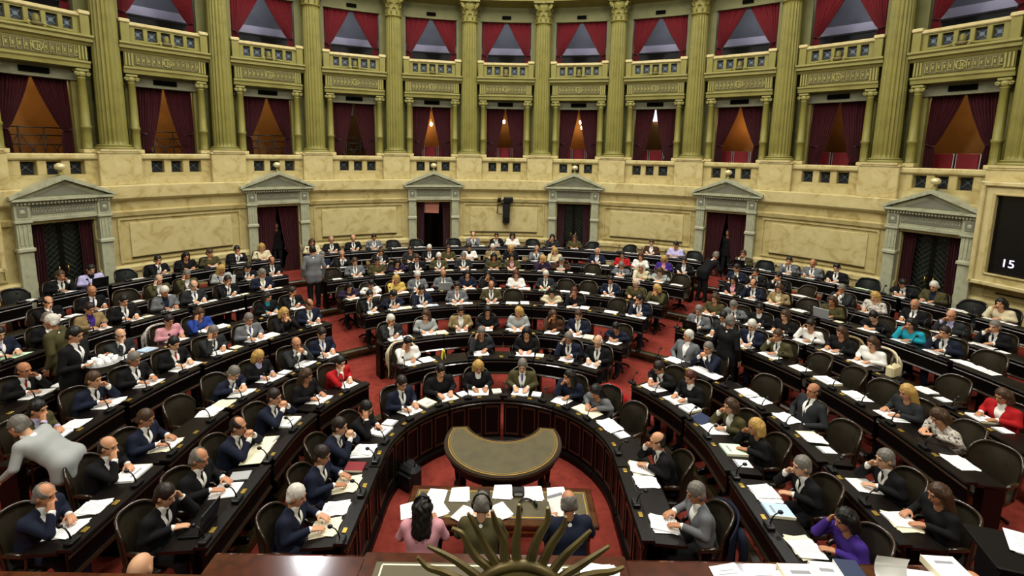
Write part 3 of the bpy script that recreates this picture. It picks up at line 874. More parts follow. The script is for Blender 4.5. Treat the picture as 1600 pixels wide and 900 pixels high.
# ------------------------------------------------------------------ seats: row, plan angle, offset, occupant (gender, hair, clothes, tie, pose, look) or E for an empty chair
SEATS = """
1 -122.0 0.06 m sw Sn - D >
1 -104.0 0.06 m sd Sn k D >
1 -87.2 0.14 m sd Sn - C >
1 -72.3 0.02 w sk Sk - K >
1 -50.0 -0.02 m sd Sn - D -
1 -30.0 -0.06 m sk Pk - D -
1 -12.0 -0.02 w oy Pk w D -
1 9.0 -0.06 m sg So u D -
1 32.0 0.06 w lk Pn - H <
1 47.1 0.06 w lk Pg - B -
1 61.9 -0.06 E
1 93.0 0.02 m xd Sk - H <
1 118.0 0.10 m sg Jg - D <
2 -113.2 0.10 m sd Sk n k -
2 -103.8 0.06 m bg Sk k D >
2 -92.5 0.06 m bd Sn - C >
2 -79.5 0.02 m sd Sn - C >
2 -67.0 -0.06 w ln Pk - D >
2 -56.3 -0.02 w sk Jr - H -
2 -33.0 -0.02 w sk Pw - K -
2 -8.0 -0.02 m sg Pc - K -
2 7.5 -0.06 w ok Pk - D -
2 22.0 -0.06 m sg Sn - K -
2 31.7 -0.06 m xw Sk n D -
2 54.3 0.10 m sd Sk - B <
2 63.6 0.02 w sr Pk w D <
2 79.0 0.06 w on Jo - H <
2 88.5 0.10 w oy Pk - H <
2 102.5 0.22 m sg Sk n H <
2 115.5 0.18 w ok Pp - K <
3 -107.5 0.02 m bg Sn - H >
3 -97.5 0.06 m xd Sk p H >
3 -90.5 -0.06 m sn Sn - D >
3 -80.0 -0.06 E
3 -71.5 0.10 m sg Sn u B -
3 -64.5 0.02 w oy Pk v D >
3 -56.0 -0.02 m xn Sc - C >
3 -49.3 -0.02 m sd Sn u D -
3 -31.5 -0.02 m sw Jc - H >
3 -22.0 -0.02 w ln Pl - D <
3 -12.5 -0.02 m sd Jt - D -
3 -5.0 -0.02 w lk Pk - D -
3 3.5 -0.02 w oy Pl - D <
3 13.3 0.02 w ln Pb - H >
3 20.2 0.02 m sn Sn y D -
3 31.0 0.10 w sk Pn - B -
3 48.3 -0.06 m sw Jg - R <
3 54.9 0.06 m sg Sn - C <
3 67.5 -0.02 E
3 77.8 -0.02 m xd Sc k R <
3 84.7 -0.06 E
3 97.3 0.02 m sg Sk - H <
3 104.2 0.10 w ln Pk - D <
4 -92.0 -0.06 m sk Jo v H >
4 -84.0 0.02 m sn Sn k h >
4 -77.5 -0.06 m sg Sk n D >
4 -71.0 -0.06 m sk Sk r D >
4 -64.5 -0.02 m sg Sc - K -
4 -57.5 -0.02 m sg Sg u D -
4 -50.8 -0.02 w oy Pk - C -
4 -45.5 -0.02 m bn Sn - D >
4 -32.5 -0.02 m sk Sk - H -
4 -27.2 -0.02 m sk Sn - B >
4 -20.5 -0.02 m sk Sn - K -
4 -12.0 -0.02 m sd Sg r D -
4 -3.7 -0.02 m bn So - D -
4 1.7 0.02 E
4 11.0 0.02 w ok Pe - B -
4 16.5 0.02 w sr Pk - H -
4 26.0 -0.02 E
4 31.8 -0.02 m sk Sn - H <
4 44.8 -0.02 m sg Sg - D -
4 50.1 -0.06 m sk Sc p D -
4 55.8 -0.02 m sw Sn n D -
4 61.2 0.02 m sn So - H <
4 67.0 -0.02 E
4 72.5 0.02 E
4 77.8 0.06 E
4 83.2 -0.06 w ly Pc - D <
4 88.6 0.14 w on Pf - B -
4 94.0 -0.06 E
5 -83.0 0.02 m xd Sk r h >
5 -71.5 0.02 m xd Sc - H >
5 -64.5 0.02 w sd Pi - D >
5 -60.0 0.02 w on Pu - K -
5 -48.8 -0.02 w od Pk a D >
5 -44.4 0.02 m sd Sk - H >
5 -33.6 0.02 w lk Pq - B -
5 -29.2 0.02 w sk Pw - B -
5 -24.0 0.02 w oy Py - K -
5 -19.5 -0.02 m sw Sg n D -
5 -14.0 0.02 m xn Sg - D -
5 -8.7 0.02 w lk Pn - D -
5 -4.3 -0.02 w ok Pk - H -
5 2.0 -0.02 w or Pw - D -
5 8.5 -0.02 m sw Sc - D -
5 13.0 0.02 E
5 17.5 0.02 E
5 22.5 -0.02 m sk Sn t D -
5 27.8 0.02 m bw Po - D <
5 32.2 -0.02 w oy Po - C <
5 43.4 -0.02 w on Po - D -
5 47.2 0.02 m sg Sg - B -
5 51.4 -0.02 w sk Pk w D -
5 55.7 0.02 w on Pk - D <
5 60.2 -0.02 w sd Pw - K -
5 64.6 0.02 w ln Pk - D <
5 69.1 0.02 w on Pw - D -
5 78.0 0.10 E
5 85.0 0.02 w on Jr - D <
6 -78.5 -0.06 m sk Sn v D >
6 -73.5 0.06 m sg Sk - D >
6 -69.2 0.02 m sd Jt p D -
6 -65.3 -0.02 m sk Sk - D -
6 -60.2 -0.02 m sw Jg n D -
6 -56.3 -0.02 m bg Sc p D -
6 -51.5 -0.02 m sd Sk - H -
6 -46.0 -0.02 m sg Sn y D >
6 -33.9 0.02 E
6 -30.1 -0.02 m sn Sg - D -
6 -26.0 -0.02 w sk Po - D -
6 -22.2 -0.02 w lk Pq - B -
6 -18.3 -0.02 m sn Sk - K -
6 -14.0 -0.02 m sw So - D -
6 -9.0 -0.02 m sg Sc - D -
6 -2.9 -0.02 w ok Po - D -
6 0.9 -0.02 w ok Jo i D -
6 7.1 0.02 w oy Pq - H <
6 10.9 -0.02 m sg Jb - B <
6 17.0 0.02 E
6 22.9 0.02 m sg Sg - B -
6 26.7 -0.02 w cw Pe - H -
6 30.3 -0.02 w on Pl - B -
6 33.9 -0.02 E
6 43.1 -0.02 w ok Jk i D -
6 46.6 -0.02 m bd Sn - K -
6 50.4 0.02 w on Jt e D -
6 54.3 0.02 E
6 58.1 0.02 w on Po - D -
6 64.0 0.06 w sk Pk - B <
6 68.4 -0.02 w ok Pa - H <
6 72.2 0.02 m sd Sn - H <
6 76.0 -0.02 E
7 -69.5 0.02 m bd Sk - H -
7 -65.0 0.02 m xn Sk p D >
7 -60.9 0.02 E
7 -57.6 -0.02 m bg Jo - K >
7 -54.0 0.02 m sg Jo - K >
7 -49.2 0.02 w ly Pl - D >
7 -45.8 0.02 m sk Sk - B >
7 -42.0 0.02 m bd Sk - D -
7 -34.0 -0.02 m sg Sn v D -
7 -30.7 0.02 m bg Sk - C -
7 -24.0 0.02 w on Sk - K -
7 -18.5 0.02 w sd Pc - D <
7 -15.0 0.02 m sw Sk - D -
7 -11.5 0.02 w ln Po - D -
7 -7.5 -0.02 m sk Pw k D -
7 -3.0 0.02 m sw Jt - D -
7 0.5 0.02 w oy Pk - D -
7 5.5 0.02 m bg Sg - C -
7 9.0 -0.02 w oy Pe - K -
7 17.0 0.02 m xw Sn v D -
7 21.6 0.02 w sk Pr - D -
7 24.9 0.02 w lr Pw - D -
7 29.0 0.02 w oy Jp i D -
7 32.5 -0.02 m sd Sk v D -
7 41.0 0.02 m sd Sn y D <
7 44.1 0.02 m sk Sk - H -
7 47.5 -0.02 m sk Sk - H <
7 50.8 0.02 E
7 56.0 0.02 m sg Sc p C -
7 60.0 0.02 w ly Pf - D -
7 64.5 0.02 m xg Sk - D <
7 68.5 -0.02 m xn Jc v H <
7 72.5 0.06 m sg Sk n H <
8 -68.5 -0.02 E
8 -65.0 0.02 m sn Sk - h -
8 -62.0 -0.02 m sk Pv k D -
8 -58.0 -0.02 E
8 -55.0 -0.02 m sk Sk - H -
8 -51.5 -0.02 w lk Pk - D >
8 -48.5 -0.02 w sn Po - D >
8 -45.0 -0.02 m sk Sk - C -
8 -41.5 -0.02 w oy Pe - D -
8 -34.0 0.02 w ln Pe - D -
8 -31.0 -0.02 m bg Sk - D -
8 -27.5 -0.02 m bg Sk - D -
8 -24.0 -0.02 m sk Sg - D -
8 -20.5 0.02 E
8 -16.5 0.02 E
8 -10.0 0.02 E
8 -6.5 0.02 m bn Sg - C -
8 -2.2 0.02 w sd Jk w H -
8 0.7 -0.02 w ok Pw - D -
8 4.5 0.02 E
8 8.0 0.02 w lk Pc - H -
8 12.0 -0.02 w on Po - D -
8 15.0 0.02 E
8 21.5 0.02 E
8 25.5 -0.02 m sn Jb - D -
8 29.5 -0.02 m sk Pv - D <
8 32.5 0.02 E
8 40.0 -0.02 m sn Jo - H -
8 42.9 0.02 E
8 46.5 -0.02 m sd Sg - H -
8 49.5 0.02 m xn Sg - D -
8 52.5 -0.02 m sk Sk - D <
8 56.0 0.02 E
8 60.3 0.02 m sk Sk - B >
8 63.2 0.02 m sw Jo n D <
8 66.5 -0.02 E
8 69.5 0.02 w ok Pe - H <
"""
SEAT = []
for ln in SEATS.strip().split('\n'):
    p = ln.split()
    SEAT.append([int(p[0]), float(p[1]), float(p[2])] + p[3:])
ROWTH = {r: [s[1] for s in SEAT if s[0] == r] for r in range(1, 9)}
ROWN = ['front'] + [o + '' for o in ORD[1:8]]
def base_z(row): return TZ[row - 1]
for row in range(1, 9):
    z = base_z(row)
    a = RA[row - 1] + .7
    for bank, b0, b1 in banks(row):
        n = max(1, round((b1 - b0) * a * PI / 180 / 1.45))
        for k in range(n):
            g = math.degrees(.012 if abs(b0 + (b1 - b0) * (k + .5) / n) < 50 or row == 1 else .05) / a
            t0 = b0 + (b1 - b0) * k / n + g
            t1 = b0 + (b1 - b0) * (k + 1) / n - g
            tm = (t0 + t1) / 2
            if row == 1:
                side = 'left' if tm < 0 else 'right'
                idx = n - k if tm < 0 else k + 1
                lab = 'closed dark mahogany front-row desk section, %s to the %s of the middle joint' % (ORD[idx - 1], side)
            elif bank == 'left':
                lab = 'dark mahogany desk section, %s row, left bank, %s section from the aisle' % (ROWN[row - 1], ORD[n - k - 1])
            elif bank == 'right':
                lab = 'dark mahogany desk section, %s row, right bank, %s section from the aisle' % (ROWN[row - 1], ORD[k])
            else:
                lab = 'dark mahogany desk section, %s row, middle bank, %s section from the left aisle' % (ROWN[row - 1], ORD[k])
            x, y = path(row, .25, tm)
            r = empty('desk', (x, y, z), 0, lab, 'desk', 'curved rows of mahogany desks')
            M = Matrix.Translation((-x, -y, -z))
            def part(name, mb, par=r, MM=M):
                me = mb.mesh(name)
                me.transform(MM)
                return link(name, me, par)
            top = MB(); arcprism(top, row, [(.10, .805), (.10, .77), (.45, .735), (.475, .74), (.475, .765), (.46, .772)], t0, t1, WOOD, z)
            part('desktop', top)
            led = MB(); arcprism(led, row, [(-.03, .80), (-.04, .815), (-.03, .835), (.105, .835), (.115, .825), (.115, .785), (.09, .785), (.09, .80)], t0, t1, WOOD, z)
            part('ledge', led)
            fp = MB(); arcprism(fp, row, [(.0, .0 if row == 1 else .50), (.0, .805), (.03, .805), (.03, .0 if row == 1 else .50)], t0, t1, WOODD, z)
            part('front_panel', fp)
            mo = MB(); arcprism(mo, row, [(-.02, .50), (-.03, .52), (-.015, .545), (.01, .545), (.01, .50)] if row > 1 else [(-.05, .0), (-.05, .09), (-.02, .13), (.01, .13), (.01, 0)], t0, t1, WOODE if row > 1 else WOODD, z)
            part('moulding', mo)
            mo = MB(); arcprism(mo, row, [(-.015, .735), (-.022, .75), (-.012, .765), (.01, .765), (.01, .735)], t0, t1, WOODE, z)
            part('bead', mo)
            if row == 1:
                q = max(2, round((t1 - t0) * a * PI / 180 / .42))
                for j in range(q):
                    rp_ = MB()
                    u0 = t0 + (t1 - t0) * (j + .12) / q; u1 = t0 + (t1 - t0) * (j + .88) / q
                    for zz0, zz1 in ((.18, .21), (.67, .70)):
                        arcprism(rp_, row, [(-.018, zz0), (-.018, zz1), (.005, zz1), (.005, zz0)], u0, u1, WOODE, z)
                    for uu in (u0, u1):
                        arcprism(rp_, row, [(-.018, .18), (-.018, .70), (.005, .70), (.005, .18)], uu - .35, uu + .35, WOODE, z)
                    part('raised_panel', rp_)
            nped = 2 if (t1 - t0) * a * PI / 180 < 1.75 else 3
            hw = math.degrees(.055 / a)
            need = math.degrees(.31 / a)
            for j in range(nped):
                u0 = t0 + hw + (t1 - t0 - 2 * hw) * j / (nped - 1)
                u = None
                for k2 in range(0, 30):
                    for sg in (1, -1):
                        c = u0 + sg * k2 * math.degrees(.02 / a)
                        if u is None and t0 + hw <= c <= t1 - hw and all(abs(c - q) > need for q in ROWTH[row]):
                            u = c
                if u is None:
                    continue
                pd = MB(); arcprism(pd, row, [(.20 if row > 1 else .04, .0), (.20 if row > 1 else .04, .775), (.45, .735), (.45, .0)], u - hw, u + hw, WOODD, z)
                part('pedestal', pd)
            if row < 6:
                for u in (t0 + hw * 1.2, (t0 + t1) / 2):
                    for _ in range(12):
                        if all(abs(u - (q - math.degrees(.24 / a))) * a * PI / 180 > .135 for q in ROWTH[row]):
                            break
                        u += math.degrees(.04 / a)
                    if u > t1 - hw:
                        continue
                    bp = MB()
                    bx, by = path(row, .05, u)
                    bp.box((bx, by, z + .8405), (.075, .05, .012), BRASS, rz=-rad(max(-90, min(90, u))), bev=.004)
                    part('brass_plate', bp)

# ------------------------------------------------------------------ armchairs
def chair_meshes(leather):
    seat = MB()
    prof = []
    N = 28
    vs = []; fs = []
    lv = [(.34, .9), (.35, .97), (.37, 1.0), (.40, 1.0), (.419, .95), (.425, .8)]
    for z, q in lv:
        for k in range(N):
            t = 2 * PI * k / N
            c, s = math.cos(t), math.sin(t)
            e = .55
            vs.append((.265 * q * math.copysign(abs(c) ** e, c), .25 * q * math.copysign(abs(s) ** e, s), z))
    for i in range(len(lv) - 1):
        for k in range(N):
            fs.append((i * N + k, i * N + (k + 1) % N, (i + 1) * N + (k + 1) % N, (i + 1) * N + k))
    seat.add(vs, fs, leather, True)
    seat.add(vs[:N], [tuple(range(N - 1, -1, -1))], WOODD)
    seat.add(vs[-N:], [tuple(range(N))], leather)
    # curved padded back: a shell round the rear of the seat
    NA, NZ = 22, 9
    A0 = rad(66)
    def shell(rr, thick):
        vs = []
        for j in range(NZ + 1):
            u = j / NZ
            for i in range(NA + 1):
                q = -1 + 2 * i / NA
                a = q * A0
                ztop = .97 - .16 * abs(q) ** 4
                z = .40 + (ztop - .40) * u
                bulge = thick * (1 - .55 * abs(2 * u - 1) ** 3) * (1 - .4 * abs(q) ** 5)
                R = rr + .05 * u + bulge
                vs.append((R * math.sin(a) * 1.02, .06 - R * math.cos(a) * 1.02, z))
        return vs
    inn, outv = shell(.275, -.0), shell(.305, .018)
    inn = [(x * (1 - .0), y + .028 * math.sin(PI * min(1, max(0, (z - .4) / .57))), z) for x, y, z in inn]
    bk = MB()
    W = NA + 1
    f1 = [(j * W + i, j * W + i + 1, (j + 1) * W + i + 1, (j + 1) * W + i) for j in range(NZ) for i in range(NA)]
    n = len(inn)
    allv = inn + outv
    fs = [f[::-1] for f in f1] + [tuple(k + n for k in f) for f in f1]
    rim = [j * W for j in range(NZ + 1)] + [NZ * W + i for i in range(1, W)] + [j * W + NA for j in range(NZ - 1, -1, -1)] + [i for i in range(NA - 1, 0, -1)]
    fs += [(rim[k], rim[(k + 1) % len(rim)], rim[(k + 1) % len(rim)] + n, rim[k] + n) for k in range(len(rim))]
    bk.add(allv, fs, leather, True)
    fr = MB()
    edge = [rim[k] for k in range(0, 2 * NZ + NA + 1)]
    pts = [tuple((Vector(allv[k]) + Vector(allv[k + n])) / 2 + Vector((0, -.004, 0))) for k in edge]
    fr.tube(pts, .019, WOODE, n=8)
    arm = {}
    for s in (-1, 1):
        m = MB()
        m.tube([(s * .295, -.09, .66), (s * .31, .02, .675), (s * .305, .14, .67), (s * .285, .20, .645)], [.026, .03, .03, .024], WOODE, n=8)
        m.tube([(s * .285, .19, .65), (s * .275, .17, .55), (s * .27, .15, .42)], .019, WOODE, n=7)
        arm[s] = m
    base = MB()
    base.lathe([(.05, .07), (.045, .2), (.06, .3), (.12, .36)], WOODD, n=14)
    for q in range(4):
        t = q * PI / 2 + PI / 4
        base.tube([(.03 * math.cos(t), .03 * math.sin(t), .12), (.18 * math.cos(t), .18 * math.sin(t), .085), (.28 * math.cos(t), .28 * math.sin(t), .03)], [.03, .026, .022], WOODD, n=7)
        base.ell((.285 * math.cos(t), .285 * math.sin(t), .024), (.024, .024, .024), IRON, 8, 6)
    for b_ in (seat, bk, fr, arm[-1], arm[1], base):
        b_.v = [(x * .86, y * .95, z) for x, y, z in b_.v]
    return seat, bk, fr, arm[-1], arm[1], base
def join_mb(mbs, name):
    o = MB()
    for b in mbs:
        for m in b.mats:
            o.mi(m)
        off = len(o.v)
        o.v += b.v
        o.f += [tuple(off + k for k in f) for f in b.f]
        o.m += [o.mi(b.mats[i]) for i in b.m]
        o.sm += b.sm
    return o.mesh(name)
CH = {}
for nm, lm in (('brown', LEATHER), ('black', LEATHB)):
    c = chair_meshes(lm)
    CH[nm] = [(n_, x.mesh(n_)) for n_, x in zip(('seat', 'backrest', 'back_frame', 'armrest', 'armrest', 'base'), c)]
    CH[nm + '_far'] = join_mb(c, 'armchair')
def armchair(x, y, z, rz, label, group, far=False, kind='brown'):
    if far:
        o = link('armchair', CH[kind + '_far'], None, (x, y, z), rz)
        return tag(o, label, 'chair', group)
    r = empty('armchair', (x, y, z), rz, label, 'chair', group)
    for n_, me in CH[kind]:
        link(n_, me, r)
    return r
# ------------------------------------------------------------------ people: smooth bodies from blended distance fields
def smin(a, b, k):
    h = np.clip(.5 + .5 * (b - a) / k, 0, 1)
    return b * (1 - h) + a * h - k * h * (1 - h)
def rc(a, b, ra, rb, k=.02): return ('rc', np.array(a, float), np.array(b, float), ra, rb, k)
def el(c, r, R=None, k=.02, sub=False): return ('el', np.array(c, float), np.array(r, float), np.eye(3) if R is None else R, k, sub)
def pdist(p, X):
    if p[0] == 'rc':
        _, a, b, ra, rb, k = p
        ab = b - a
        t = np.clip(((X - a) @ ab) / max(1e-9, ab @ ab), 0, 1)
        return np.linalg.norm(X - a - t[..., None] * ab, axis=-1) - (ra + (rb - ra) * t)
    _, c, r, R, k, sub = p
    q = (X - c) @ R
    k0 = np.linalg.norm(q / r, axis=-1)
    k1 = np.linalg.norm(q / r ** 2, axis=-1) + 1e-9
    return k0 * (k0 - 1) / k1
def pbox(p):
    if p[0] == 'rc':
        m = max(p[3], p[4])
        return np.minimum(p[1], p[2]) - m, np.maximum(p[1], p[2]) + m
    m = max(p[2])
    return p[1] - m, p[1] + m
def field(prims, vox, carve=None):
    B = [pbox(p) for p in prims if not (p[0] == 'el' and p[5])]
    lo = np.min([b[0] for b in B], axis=0) - 3 * vox
    hi = np.max([b[1] for b in B], axis=0) + 3 * vox
    n = np.ceil((hi - lo) / vox).astype(int) + 1
    F = np.full(n, .12)
    for p in prims:
        k = p[-1] if p[0] == 'rc' else p[4]
        a, b = pbox(p)
        i0 = np.maximum(0, np.floor((a - lo) / vox - 2 - k / vox).astype(int))
        i1 = np.minimum(n, np.ceil((b - lo) / vox + 3 + k / vox).astype(int))
        if (i1 <= i0).any():
            continue
        g = np.stack(np.meshgrid(*[lo[d] + vox * np.arange(i0[d], i1[d]) for d in range(3)], indexing='ij'), -1)
        d = pdist(p, g)
        sl = tuple(slice(i0[d_], i1[d_]) for d_ in range(3))
        if p[0] == 'el' and p[5]:
            F[sl] = -smin(-F[sl], d, k)
        else:
            F[sl] = smin(F[sl], d, k)
    if carve is not None:
        g = np.stack(np.meshgrid(*[lo[d] + vox * np.arange(n[d]) for d in range(3)], indexing='ij'), -1)
        F = np.maximum(F, carve(g))
    return F, lo
CORN = [(0, 0, 0), (1, 0, 0), (0, 1, 0), (1, 1, 0), (0, 0, 1), (1, 0, 1), (0, 1, 1), (1, 1, 1)]
CEDGE = [(0, 1), (2, 3), (4, 5), (6, 7), (0, 2), (1, 3), (4, 6), (5, 7), (0, 4), (1, 5), (2, 6), (3, 7)]
def nets(F, lo, vox):
    S = F < 0
    n = np.array(F.shape) - 1
    cnt = np.zeros(n, int)
    for c in CORN:
        cnt += S[c[0]:c[0] + n[0], c[1]:c[1] + n[1], c[2]:c[2] + n[2]]
    act = np.argwhere((cnt > 0) & (cnt < 8))
    vals = np.stack([F[act[:, 0] + c[0], act[:, 1] + c[1], act[:, 2] + c[2]] for c in CORN], 1)
    acc = np.zeros((len(act), 3)); w = np.zeros(len(act))
    CN = np.array(CORN, float)
    for a, b in CEDGE:
        fa, fb = vals[:, a], vals[:, b]
        m = (fa < 0) != (fb < 0)
        t = np.where(m, fa / np.where(m, fa - fb, 1), 0)
        acc += np.where(m[:, None], CN[a] + t[:, None] * (CN[b] - CN[a]), 0)
        w += m
    V = lo + vox * (act + acc / w[:, None])
    idx = np.full(n, -1)
    idx[act[:, 0], act[:, 1], act[:, 2]] = np.arange(len(act))
    faces = []
    for ax in range(3):
        u, v = (ax + 1) % 3, (ax + 2) % 3
        sl0 = [slice(None)] * 3; sl1 = [slice(None)] * 3
        sl0[ax] = slice(0, -1); sl1[ax] = slice(1, None)
        A, Bq = S[tuple(sl0)], S[tuple(sl1)]
        e = np.argwhere(A != Bq)
        ok = (e[:, u] > 0) & (e[:, v] > 0) & (e[:, u] < F.shape[u] - 1) & (e[:, v] < F.shape[v] - 1)
        e = e[ok]
        q = []
        for du, dv in ((0, 0), (-1, 0), (-1, -1), (0, -1)):
            c = e.copy(); c[:, u] += du; c[:, v] += dv
            q.append(idx[c[:, 0], c[:, 1], c[:, 2]])
        q = np.stack(q, 1)
        inside = A[e[:, 0], e[:, 1], e[:, 2]]
        q[~inside] = q[~inside][:, ::-1]
        faces.append(q)
    return V, np.concatenate(faces)
def sdfmesh(name, prims, vox, mats, target, carve=None, islands=None, post=None):
    F, lo = field(prims, vox, carve)
    V, Q = nets(F, lo, vox)
    if post:
        V = post(V)
    me = bpy.data.meshes.new(name)
    me.from_pydata(V.tolist(), [], Q.tolist())
    me.update()
    o = bpy.data.objects.new('tmp', me)
    COL.objects.link(o)
    md = o.modifiers.new('s', 'SMOOTH'); md.factor = .4; md.iterations = 2
    if len(V) > target:
        d = o.modifiers.new('d', 'DECIMATE'); d.ratio = target / len(V)
    dg = bpy.context.evaluated_depsgraph_get()
    m2 = bpy.data.meshes.new_from_object(o.evaluated_get(dg))
    bpy.data.objects.remove(o)
    bpy.data.meshes.remove(me)
    m2.name = name
    if islands:
        mb = MB()
        n = len(m2.vertices)
        co = np.empty(n * 3); m2.vertices.foreach_get('co', co)
        mb.add(co.reshape(-1, 3).tolist(), [tuple(p.vertices) for p in m2.polygons], mats[0], True)
        for c, r, R, mm in islands:
            M = Matrix([list(x) for x in R])
            mb.ell(tuple(c), tuple(r), mm, 8, 6, M=M)
        bpy.data.meshes.remove(m2)
        m2 = mb.mesh(name)
    else:
        m2.materials.clear()
        for m in mats:
            m2.materials.append(m)
        m2.polygons.foreach_set('use_smooth', [True] * len(m2.polygons))
    return m2

def rotx(a): c, s = math.cos(a), math.sin(a); return np.array([[1, 0, 0], [0, c, -s], [0, s, c]])
def rotz(a): c, s = math.cos(a), math.sin(a); return np.array([[c, -s, 0], [s, c, 0], [0, 0, 1]])
V3 = lambda *a: np.array(a, float)
SKIN0 = mat('skin_base', '#c08a66', .5, .35)

def hand(w, d, nrm, sgn, curl):            # palm, four bent fingers of unequal length and a thumb; w wrist, d finger direction, nrm palm normal
    d = d / np.linalg.norm(d)
    nrm = nrm - d * (nrm @ d); nrm = nrm / np.linalg.norm(nrm)
    s = np.cross(d, nrm) * sgn             # towards the thumb side
    P = []
    k0 = w + d * .09
    for q in (-.026, -.009, .009, .026):
        P.append(rc(w + d * .02 + s * q * .7, k0 + s * q, .016, .0125, .012))
    for q, L in zip((-.029, -.010, .010, .028), (.060, .076, .082, .072)):
        p = k0 + s * q
        a = 0
        for seg, f in enumerate((.45, .32, .23)):
            a += curl * (.7 if seg == 0 else 1)
            dd = d * math.cos(a) + nrm * math.sin(a) + s * q * 1.2
            p2 = p + dd * L * f
            P.append(rc(p, p2, .0098 - .001 * seg, .0090 - .001 * seg, .004))
            p = p2
    t0 = w + d * .025 + s * .026
    t1 = t0 + (d * .55 + s * .75 + nrm * .25) * .040
    t2 = t1 + (d * .85 + s * .25 + nrm * .45) * .034
    P += [rc(t0, t1, .016, .0115, .010), rc(t1, t2, .0112, .009, .004)]
    return P

POSES = {  # lean, head pitch, (elbow, wrist, hand dir, palm normal, curl) right (+x) then left (-x); None mirrors the right side
    'D': (13, 22, ((.25, .13, .84), (.12, .34, .868), (-.35, .9, -.07), (0, 0, -1), .22), None),
    'H': (19, 12, ((.17, .38, .855), (.085, .345, 1.035), (-.42, -.42, .8), (-.75, -.2, .2), .95), ((-.25, .14, .84), (-.10, .34, .868), (.55, .8, -.07), (0, 0, -1), .22)),
    'K': (19, 24, ((.20, .37, .855), (.125, .30, 1.055), (-.25, -.35, .9), (-.8, -.3, -.1), .5), ((-.25, .14, .84), (-.10, .34, .868), (.55, .8, -.07), (0, 0, -1), .22)),
    'C': (19, 14, ((.20, .37, .855), (.055, .385, 1.02), (-.5, -.15, .8), (-.7, -.35, -.2), 1.0), None),
    'R': (-8, 4, ((.31, -.03, .775), (.14, .17, .71), (-.5, .8, -.15), (0, -.1, -1), .4), None),
    'B': (33, 40, ((.26, .24, .86), (.10, .42, .868), (-.5, .75, -.05), (0, 0, -1), .22), None),
    'S': (3, 8, ((.27, -.03, 1.13), (.26, .06, .88), (-.05, .25, -1), (-1, 0, 0), .35), None),
    'T': (4, 20, ((.26, .02, 1.13), (.20, .27, 1.17), (-.15, .95, .2), (0, .2, 1), .25), ((-.26, .0, 1.13), (-.20, .24, 1.15), (.15, .95, .2), (0, .2, 1), .25)),
    'O': (48, 20, ((.27, .36, 1.02), (.22, .52, .88), (-.1, .6, -.7), (-.6, -.3, -.5), .4), None),
}
def skeleton(pose, yaw, mirror=False):
    lean, pit, A, Bq = POSES[pose]
    L = rad(lean)
    stand = pose in 'STO'
    h0 = .93 if stand else .55
    hip = V3(0, 0, h0)
    up = V3(0, math.sin(L), math.cos(L)); fr = V3(0, math.cos(L), -math.sin(L))
    J = dict(hip=hip, up=up, fr=fr, chest=hip + up * .34, sh=hip + up * .455, nb=hip + up * .50 + fr * .005)
    neck = L * .55
    J['head'] = J['nb'] + V3(0, math.sin(neck), math.cos(neck)) * .155 + V3(0, .02, 0)
    J['H'] = rotz(rad(-yaw)) @ rotx(-rad(pit))
    arms = []
    B2 = Bq
    if B2 is None:
        e, w, d, nn, c = A
        fl = lambda p: (-p[0], p[1], p[2])
        B2 = (fl(e), fl(w), fl(d), fl(nn), c)
    for s, q in ((1, A), (-1, B2)):
        sh = J['sh'] + V3(s * .178, 0, 0)
        arms.append([s, sh] + [V3(*x) for x in q[:4]] + [q[4]])
    if mirror:
        fl = lambda p: p * V3(-1, 1, 1)
        arms = [[-a[0]] + [fl(x) for x in a[1:6]] + [a[6]] for a in arms]
    J['arms'] = arms
    legs = []
    for s in (1, -1):
        if stand:
            legs.append([hip + V3(s * .09, 0, -.04), V3(s * .10, .03, .50), V3(s * .11, -.01 + (.06 if s > 0 else -.04), .09)])
        else:
            legs.append([hip + V3(s * .09, .02, -.005), V3(s * .12, .43, .51), V3(s * .115, .43, .09)])
    J['legs'] = legs
    J['stand'] = stand
    return J
def torso(J, g, k=.06):
    h, u, f, c, s = J['hip'], J['up'], J['fr'], J['chest'], J['sh']
    P = []
    for x in (-1, 1):
        P += [rc(h + V3(x * .075, 0, 0), h + u * .16 + V3(x * .060, 0, 0) + f * .01, .105 + g, .092 + g, k),
              rc(h + u * .16 + V3(x * .060, 0, 0) + f * .01, c + V3(x * .075, 0, 0) + f * .005, .092 + g, .104 + g, k),
              rc(c + V3(x * .075, 0, 0), s + V3(x * .165, 0, 0) - u * .02, .098 + g, .058 + g, k)]
    return P
def headpr(J):
    o, H = J['head'], J['H']
    T = lambda *q: o + H @ V3(*q)
    P = [rc(J['nb'] - J['up'] * .03, o + H @ V3(0, -.02, -.06), .054, .050, .02),
         el(T(0, -.014, .022), (.074, .094, .098), H, .02), el(T(0, .022, -.035), (.060, .072, .082), H, .025),
         rc(T(-.012, .064, -.098), T(.012, .064, -.098), .020, .020, .02),
         rc(T(0, .088, .012), T(0, .107, -.026), .008, .0125, .010), rc(T(-.03, .076, .034), T(.03, .076, .034), .012, .012, .012)]
    for s in (-1, 1):
        P += [el(T(s * .077, -.006, -.006), (.010, .020, .031), H, .006), el(T(s * .031, .092, .010), (.016, .012, .010), H, .008, True)]
    P += [el(T(0, .094, -.0735), (.018, .006, .004), H, .006, True)]
    I = []
    for s in (-1, 1):
        I += [(T(s * .031, .078, .010), (.0125, .0105, .009), H, EYE), (T(s * .031, .0895, .033), (.018, .005, .0045), H, EYE)]
    I += [(T(0, .0885, -.068), (.021, .008, .0042), H, LIP), (T(0, .088, -.077), (.018, .009, .005), H, LIP)]
    return P, I
CACHE = {}
